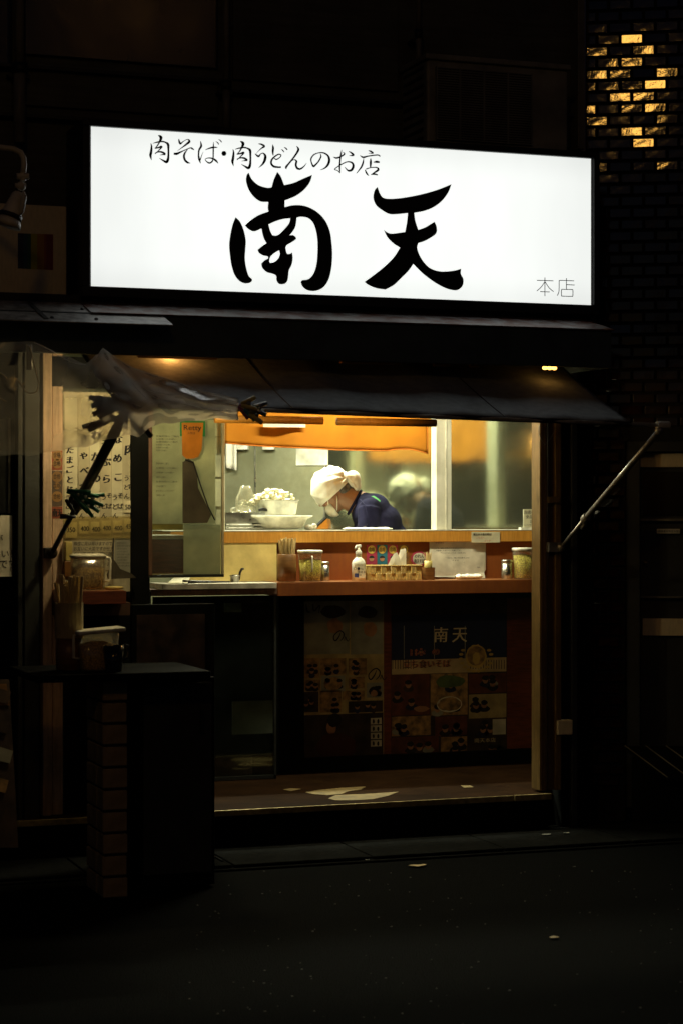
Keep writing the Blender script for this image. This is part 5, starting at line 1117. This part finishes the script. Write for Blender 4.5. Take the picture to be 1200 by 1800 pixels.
# ---------------------------------------------------------------- clothes pins and the clear vinyl sheet
def pin(c, d, up_, m_, L=.075, s=1.0, lab=None, grp=None):
    d = Vector(d).normalized(); up_ = (Vector(up_) - d*Vector(up_).dot(d)).normalized(); sd = d.cross(up_)
    t = thing('clothes_pin', lab, 'clothes pin', c, group=grp)
    for k in (-1, 1):
        a = c + up_*.004*k*s; e = c + d*L*.5 + up_*(.004+.013)*k*s; f_ = c - d*L*.5 + up_*.003*k*s
        MB().tube([f_, c + up_*.008*k*s, e], [.004*s,.0065*s,.0055*s], 8).build('jaw', m_, t, True)
    MB().tube([c - sd*.007*s, c + sd*.007*s], .0055*s, 8).build('spring', 'steel_item', t, True)
    return t
gp = 'green clothes pins clipped on the awning strut'
for i, (x_, y_, dx, dz) in enumerate(((133,868,1,-.25),(146,872,1,-.55),(158,876,1,-.15),(140,882,1,-.8),(150,890,.8,-.9))):
    pin(at(x_+5,y_,-.55), (dx,-.1*i,dz), (0,.3*i-.5,1), 'green_plastic', .09, 1.3, ['uppermost green clothes pin of the bunch, pointing right', 'green clothes pin in the bunch tilting down to the right', 'longest reaching green clothes pin at the right tip of the bunch', 'steeply hanging green clothes pin in the bunch', 'lowest green clothes pin of the bunch on the strut'][i], gp)
for i in range(3): 
    a = 1.1+i; pin(at(128-4*i,872+18*i,-.52), (math.cos(a),.2,math.sin(a)), (0,1,.2), 'dark_plastic', .06, 1.2, ['upper black clothes pin beside the green ones on the strut','middle black clothes pin below the green bunch','lowest black clothes pin on the strut under the green bunch'][i], 'black clothes pins on the strut')
for i, (x_, y_, a) in enumerate(((172,703,180),(176,712,190),(190,690,120),(206,692,80),(178,722,200),(228,715,0),(160,745,200),(236,748,-50),(196,718,150),(215,712,20),(185,735,170),(205,730,100))):
    pin(at(x_+14,y_,-1.0+.01*i), (math.cos(R(a)),-.15,math.sin(R(a))), (0,1,.3), 'dark_plastic', .11, 1.7, 'black clothes pin behind the vinyl sheet, ' + ['at the far left pointing left','pointing left, second row','pointing up and left','pointing straight up','below the left ones','pointing right','low, sticking out down left','low right end, hanging down','in the middle of the cluster','upper right, near the awning bar','lower middle, nearly level','lower right, tilted up'][i], 'black clothes pins behind the vinyl')
for i, (x_, y_, m_, nm) in enumerate(((430,718,'purple_plastic','purple'),(440,722,'blue_plastic','pale blue'),(450,728,'yellow_plastic','yellow'),(455,716,'steel_item','pale grey'),(436,708,'yellow_plastic','mustard'))):
    pin(at(x_+1,y_+2,-1.13-.014*i), (.8,-.1,-.5+.14*i), (0.3,.3,1), m_, .055, 1.45, nm + ' clothes pin holding the gathered end of the vinyl sheet')
VY = -1.06
def lerpP(P, x):
    for (x0_, y0_), (x1_, y1_) in zip(P, P[1:]):
        if x <= x1_: 
            t_ = max(0, (x-x0_)/(x1_-x0_)); t_ = t_*t_*(3-2*t_)*.35 + t_*.65; return y0_ + (y1_-y0_)*t_
    return P[-1][1]
topP = [(-60,596),(0,602),(60,600),(110,622),(150,640),(172,622),(181,612),(196,624),(230,645),(300,668),(360,688),(418,701)]
botP = [(-60,790),(0,800),(60,800),(112,790),(150,785),(200,770),(225,765),(244,768),(262,752),(290,744),(320,742),(350,738),(385,736),(418,738)]
def vin(u, v):
    x = -60 + 478*u; y0_ = lerpP(topP, x); y1_ = lerpP(botP, x); y = y0_ + (y1_-y0_)*v
    fan = (v-.5); g = u**1.5
    Yk = VY - .02 + .020*math.sin(v*11 - u*4 + 2*math.sin(u*5))*(.35+.65*g) + .012*math.sin(u*11+v*5) + .004*math.sin(u*31-v*13+2*math.sin(v*5)) + .002*math.sin(u*60+v*27) + .10*abs(fan)*(1-u)
    Yk += -.016*max(0, 1-abs(x-(181+ (y-612)*.95))/16) if y > 612 else 0
    return at(x + 2*math.sin(v*8)*(u>.95), y + 1.3*math.sin(u*60)*v, Yk)
t = thing('vinyl_sheet', 'crumpled clear vinyl sheet gathered by clothes pins at upper left', 'vinyl sheet', at(180,770,VY))
vo = MB().grid(vin, 150, 50).build('sheet', 'vinyl', t, True)
la = vo.data.attributes.new('layers', 'FLOAT', 'POINT')
for j in range(51):
    for i in range(151):
        x_ = -60 + 478*i/150; v_ = j/50; k_ = .30 + .34*max(0,min(1,(x_-60)/110)) + .50*max(0,min(1,(x_-165)/90)) + .8*max(0,(x_-300)/118)
        if x_ < 190: k_ += .35*max(0, (v_-.72)/.28)*max(0,min(1,(x_-70)/60))
        la.data[j*151+i].value = k_
for P_, r in (([(181,612),(193,629),(217,655),(243,686),(271,714)], .0011), ([(181,612),(172,626),(166,634)], .0015), ([(181,612),(230,645),(300,668),(360,688),(418,701)], .0014), ([(245,681),(256,679),(269,673),(288,664)], .0014), ([(252,684),(303,694),(360,690),(416,700)], .0017), ([(262,690),(277,701),(330,713),(352,718)], .0015), ([(300,722),(350,719),(410,722)], .0013), ([(200,690),(240,712),(300,728)], .0012), ([(60,602),(90,616),(112,630),(130,638),(150,641)], .0016), ([(418,701),(419,720),(415,738)], .003)):
    pts = []
    for (x_, y_) in P_:
        u = (x_+60)/478; y0_ = lerpP(topP,x_); y1_ = lerpP(botP,x_); v = min(1,max(0,(y_-y0_)/(y1_-y0_))); pts.append(vin(u, v) - YF*.002)
    MB().tube(catmull([tuple(p) for p in pts], 5), r, 8).build('crease_highlight', film('highlight_film', (.95,.9,.8), .35, (.9,.87,.8), .22, .2, .2, 30), t, True)  # tubes along the creases, their glossier film stands in for highlights
for P_, lab in (([(46,606),(53,612),(58,630),(64,654),(68,672),(66,686),(58,691),(46,688),(38,676),(28,664)], 'thin tube shaped as a looping plastic fold cord hanging from the canopy at far left'), ([(-20,640),(0,655),(8,660),(13,666)], 'short thin tube shaped as a plastic fold cord at the left edge under the canopy'), ([(-20,690),(0,700),(12,706)], 'lower thin tube shaped as a plastic fold cord at the left edge')):
    MB().tube(catmull([tuple(at(x_, y_, -1.0)) for x_, y_ in P_], 5), .0026, 8).build('fold_glint', mat('glint_gloss', (.25,.17,.08), .15, spec=.9), label=lab, cat='glint', smooth=True)  # thin glossy tubes stand in for highlights on plastic folds
MB().tube([at(52,606,-.98), at(52,650,-.98)], .011, 10).build('hanging_bar', 'photo_dark', label='short dark bar hanging behind the cord loop at upper left', cat='bar', smooth=True)

# ---------------------------------------------------------------- street litter
for i, (x_, y_, w_, lab) in enumerate(((734,1524,16,'fallen pale leaf on the road edge in front of the step'), (972,1651,10,'small pale leaf on the asphalt at right'), (645,1512,4,'tiny pale scrap on the kerb stone'), (1008,1526,3,'tiny white crumb on the asphalt right of the shop'), (995,1465,6,'small pale pebble by the right end of the pavement'), (960,1467,9,'flat pale stone chip on the pavement at right'))):
    d = H*F/(y_-900); p = atd(x_, y_, d); s_ = d/F*w_/2; z_ = .03 if y_ < 1500 else .004
    if p.y > -.55: z_ = .028; d = (H-.028)*F/(y_-900); p = atd(x_, y_, d)
    b = MB(); n_ = 10; b.prism([Vector((p.x + s_*1.9*math.cos(6.28*a/n_)*(1+random.uniform(-.2,.2)), p.y + s_*1.3*math.sin(6.28*a/n_)*(1+random.uniform(-.3,.3)), z_ + random.uniform(0,.004))) for a in range(n_)], (0,0,.0015)); b.build('leaf' if 'leaf' in lab else 'pebble', 'chopstick_wood' if 'leaf' in lab else 'pebble', label=lab, cat='leaf' if 'leaf' in lab else 'scrap')

# ---------------------------------------------------------------- amber street lamp across the road, behind the viewer
def street_lamp(c, lab, mt, rad):
    t = thing('street_lamp', lab, 'street lamp', (c.x, c.y-1.1, 0), group='amber street lamps')
    MB().tube([(c.x,c.y-1.1,0),(c.x,c.y-1.1,c.z+.3)], [.07,.045], 12).build('pole', 'dark_paint', t, True)
    MB().tube([(c.x,c.y-1.1,c.z+.25),(c.x,c.y-.4,c.z+.34),(c.x,c.y,c.z+.24)], .025, 10).build('lamp_arm', 'dark_paint', t, True)
    MB().ball(c, (rad,rad,rad*.85), 24, 16).build('globe', mt, t, True)
    MB().lathe(c+UP*.16, [(.2,0),(.26,.01),(.12,.08),(.03,.1)], 20).build('cap', 'dark_paint', t, True)
pT = bw(uof(1112), zof(1112,150), .01); inc = (pT-CAM).normalized(); ref = inc - BN*2*inc.dot(BN)
street_lamp(pT + ref*((pT.y + D + .6)/-ref.y if ref.y < 0 else 10), 'amber globe street lamp across the road behind the viewer', 'lamp_street', .26)
pW = at(240, -25, 0); inc = (pW-CAM).normalized(); ref = Vector((inc.x, -inc.y, inc.z)); street_lamp(pW + ref*9.5, 'second amber globe street lamp further along the road', 'lamp_far', .16)

# ================================================================ THE COOK
# figure space: photo pixels around the cook; a = to the picture left, b = up, c = towards the viewer
HD = 10.45; mp_ = HD/F
def cp(x, y, c=0): return atd(x, y, HD) - FW*c*mp_
AX = Matrix((RT, FW, UP)).transposed()
def ell(mb, x, y, c, rx, ry, rc, ang=0, seg=20, rings=14):      # ellipsoid, axes in pixels, rotated in the picture plane
    M = AX @ Matrix.Rotation(R(ang), 3, 'Y'); return mb.ball(cp(x,y,c), (rx*mp_, rc*mp_, ry*mp_), seg, rings, M)
def limb(mb, P, r): return mb.tube([cp(*p) for p in P], [q*mp_ for q in r], 14)
pers = thing('person', 'cook in navy t-shirt, white towel headwrap and face mask bending down', 'person', Vector((cp(668,900).x, cp(668,900).y, 0)))
b = MB()
ell(b, 585, 858, 0, 33, 36, 27, 35); ell(b, 588, 868, 0, 22, 30, 22, 35); ell(b, 590, 885, 0, 15, 20, 18, 40); ell(b, 573, 872, 0, 13, 18, 19, 30)
ell(b, 566.5, 884, 0, 4.5, 8.5, 4.5, 40)                                   # nose
ell(b, 569, 877, 0, 8, 5, 16, 30)                                          # brow
ell(b, 574, 884, 11, 6, 7, 6, 30); ell(b, 574, 884, -11, 6, 7, 6, 30)      # cheeks
limb(b, [(597,868,0),(612,876,0),(634,886,0),(650,900,0)], [22,21,23,30])
for k in (1,-1):
    limb(b, [(650,895,k*50),(646,930,k*58),(630,972,k*54)], [17,15,13]); limb(b, [(630,972,k*54),(596,990,k*38),(566,1000,k*24)], [13,11,8])
    ell(b, 556, 1002, k*20, 14, 6, 12, 8)
    for f_ in range(4): limb(b, [(550,1002,k*20+(f_-1.5)*5.2),(538-(1.5-abs(f_-1.4))*3,1006,k*20+(f_-1.5)*5.6),(531-(1.5-abs(f_-1.4))*3,1013,k*20+(f_-1.5)*5.2)], [2.9,2.6,2.2])
    limb(b, [(560,1002,k*8+ k*2),(549,1006,k*4),(541,1008,k*4)], [3.6,3.1,2.4])
b.build('body', 'skin', pers, remesh=.0042)
for k in (1,-1):   # ears
    b = MB(); rim = [(584,868),(589,862.5),(595,865),(596,873),(592.5,880),(588,884)]
    b.tube([cp(x,y,k*26) for x,y in rim], [q*mp_ for q in (1.4,2,2,1.9,1.7,1.6)], 8); ell(b, 589.5, 873, k*24.5, 5, 8, 2.2, 15); b.build('ear', 'skin', pers, True)
    b = MB(); ell(b, 570, 879.5, k*13, 3, 1.6, 3); b.build('eye', 'white_plastic', pers, True); b = MB(); ell(b, 568.6, 879.8, k*13.5, 1.6, 1.5, 1.8); b.build('pupil', 'ink', pers, True)
    b = MB(); limb(b, [(563,876,k*7),(568,875,k*14),(576,877,k*20)], [1.4,2.4,1.4]); b.build('eyebrow', 'hair', pers, True)
b = MB(); ell(b, 574, 897, 0, 3, 1.2, 7, 40); b.build('mouth', 'noren_hem', pers, True)
b = MB(); ell(b, 600, 861, 0, 19, 14, 25.5, -15); ell(b, 607, 853, 0, 15, 12, 20, 0); b.build('hair', 'hair', pers, remesh=.004)
# towel headwrap: cap cut along the brow, wrapped band folds, knot and tail lobes
bm_ = bmesh.new(); mb = MB(); M = AX @ Matrix.Rotation(R(28), 3, 'Y')
mb.ball(cp(582,857,0), (34.5*mp_, 30*mp_, 35*mp_), 96, 64, M)
vs = [bm_.verts.new(v) for v in mb.v]; [bm_.faces.new([vs[i] for i in f]) for f in mb.f]
n1 = (AX @ Vector((.66, 0, -.75))).normalized()
bmesh.ops.bisect_plane(bm_, geom=bm_.verts[:]+bm_.edges[:]+bm_.faces[:], plane_co=cp(585,871,0), plane_no=n1, clear_outer=True)
bm_.verts.ensure_lookup_table(); bm_.normal_update(); cc = cp(581,856,0); inv = AX.inverted()
for v in bm_.verts:
    d = inv @ (v.co - cc) / mp_; s_ = d.x*.62 + d.z*.78; q = d.x*.78 - d.z*.62
    e = inv @ (v.co - cp(613,841,0)) / mp_; th2 = math.atan2(e.z, -e.x); rad = math.hypot(e.x, e.z); k2 = min(1, rad/16) * (.55+.45*math.exp(-((rad-34)/26)**2))
    f_ = 1 - abs(math.sin(th2*5.2 + .9*math.sin(rad*.07+d.y*.05) + (1.2 if d.y > 0 else 0)))
    v.co += v.normal * mp_ * (2.6*k2*(f_**2.2) - .6 + .7*k2*math.sin(th2*17 + rad*.12) + .5*math.sin(rad*.35 + th2*4)*k2)
me = bpy.data.meshes.new('headwrap'); vs2 = [v.co - LOC[pers.name] for v in bm_.verts]; idx = {v: i for i, v in enumerate(bm_.verts)}
me.from_pydata(vs2, [], [[idx[v] for v in f.verts] for f in bm_.faces]); bm_.free()
for p in me.polygons: p.use_smooth = True
me.materials.append(M_('towel')); hw = bpy.data.objects.new('headwrap', me); COL.objects.link(hw); hw.parent = pers; LOC[hw.name] = LOC[pers.name]
q = hw.modifiers.new('thickness', 'SOLIDIFY'); q.thickness = .006; q.offset = 1
b = MB(); 
ell(b, 612, 838, 14, 13, 8, 10, 12); ell(b, 621, 842, 12, 13, 15, 11, -10); ell(b, 627, 850, 10, 7.5, 14, 10, -5); ell(b, 607, 835, 10, 6, 6, 7, 0); ell(b, 590, 834, 16, 16, 7, 9, -12); ell(b, 592, 829, 6, 10, 9, 12, 10)
o = b.build('towel_knot', 'towel', pers, remesh=.0035)
for P_, r in (([(559,881,12),(572,872,22),(588,860,27),(602,848,25),(611,839,20)], 2.0), ([(553,868,14),(566,858,24),(584,848,27),(603,840,22)], 1.8), ([(550,857,10),(566,845,20),(586,838,22),(606,836,18)], 1.7), ([(561,884,8),(576,875,21),(592,863,27),(607,848,24)], 2.2), ([(613,838,22),(622,836,20),(631,843,16)], 1.5), ([(613,842,22),(621,850,21),(627,862,16)], 1.5)):
    b = MB(); b.tube([Vector(x) for x in catmull([tuple(cp(*p)) for p in P_], 5)], [r*mp_*(.5+.5*math.sin(math.pi*i/((len(P_)-1)*5))) for i in range((len(P_)-1)*5+1)], 8); b.build('towel_fold', 'towel', pers, True)
# mask and its loops
b = MB(); ell(b, 585.5, 893, 0, 15.5, 14.5, 19.5, 42); 
bm_ = bmesh.new(); vs = [bm_.verts.new(v) for v in b.v]; [bm_.faces.new([vs[i] for i in f]) for f in b.f]
bmesh.ops.bisect_plane(bm_, geom=bm_.verts[:]+bm_.edges[:]+bm_.faces[:], plane_co=cp(589,896,0), plane_no=(AX @ Vector((.78,0,.62))).normalized(), clear_outer=True)
me = bpy.data.meshes.new('mask'); idx = {v: i for i, v in enumerate(bm_.verts)}; me.from_pydata([v.co - LOC[pers.name] for v in bm_.verts], [], [[idx[v] for v in f.verts] for f in bm_.faces]); bm_.free()
for p in me.polygons: p.use_smooth = True
me.materials.append(M_('mask_cloth')); mk_ = bpy.data.objects.new('face_mask', me); COL.objects.link(mk_); mk_.parent = pers; LOC[mk_.name] = LOC[pers.name]
q = mk_.modifiers.new('thickness', 'SOLIDIFY'); q.thickness = .003; q.offset = 1
for k in (1,-1):
    b = MB(); limb(b, [(577,889,k*19),(576.5,880,k*24),(579,870,k*28),(585,866,k*28)], [.8]*4); limb(b, [(592,897,k*19),(592.5,888,k*25),(592.5,878,k*28),(592,872,k*28)], [.8]*4); b.build('mask_loop', 'mask_cloth', pers, True)
# t-shirt
b = MB()
def ring_ell(x, y, rx, ry, rc, ang): ell(b, x, y, 0, rx, ry, rc, ang, 24, 16)
ring_ell(652, 900, 36, 32, 58, -35); ring_ell(664, 925, 44, 40, 60, -35); ring_ell(678, 960, 46, 50, 56, -25); ring_ell(690, 1000, 42, 46, 52, -12); ring_ell(640, 884, 20, 18, 36, -30)
for k in (1,-1): ell(b, 648, 894, k*46, 21, 18, 17, -30); limb(b, [(648,894,k*50),(646,925,k*60),(640,950,k*59)], [20,19,18])
sh = b.build('t_shirt', 'shirt', pers, remesh=.006)
b = MB(); b.tube([cp(623 + 11*math.cos(a*.3927), 883 - 20*math.cos(a*.3927), 25*math.sin(a*.3927)) for a in range(17)], 2.6*mp_, 8, cap=False); b.build('collar', 'shirt', pers, True)
for k in (1,-1):
    b = MB(); b.tube([cp(x_, y_, k*c_) for x_, y_, c_ in ((632,878,52),(640,888,69),(644,905,78),(645,925,80))], 1.1*mp_, 6); b.build('sleeve_seam', 'shirt', pers, True)
# printed green mark on the upper back
b = MB(); GP = [(661.5,872.5),(667,871.5),(674,880),(671.5,883)]
b.grid(lambda u,v: cp(*[GP[0][j]*(1-u)*(1-v)+GP[1][j]*u*(1-v)+GP[2][j]*u*v+GP[3][j]*(1-u)*v for j in (0,1)], 60), 8, 8); go = b.build('green_print', 'green_print', pers)
q = go.modifiers.new('wrap', 'SHRINKWRAP'); q.target = sh; q.wrap_method = 'PROJECT'; q.use_project_x = q.use_project_y = q.use_project_z = False; q.use_project_y = True; q.use_positive_direction = True; q.use_negative_direction = True; q.offset = .0015
# trousers and shoes, hidden by the counter
b = MB(); 
zfl = .01; hip = cp(705,1040,0)
gp_ = lambda x, y, c: cp(x, y, c)
yk = 900 + (H-.02)*F/HD
for k in (1,-1): limb(b, [(700,1030,k*22),(694,1180,k*28),(700,yk-20,k*30)], [34,24,17])
ell(b, 700, 1030, 0, 42, 34, 50); b.build('trousers', 'ink_blue', pers, remesh=.01)
for k in (1,-1): b = MB(); ell(b, 690, yk-12, k*30, 36, 13, 15); b.build('shoe', 'dark_plastic', pers, True)

bpy.data.objects.remove(_fo)
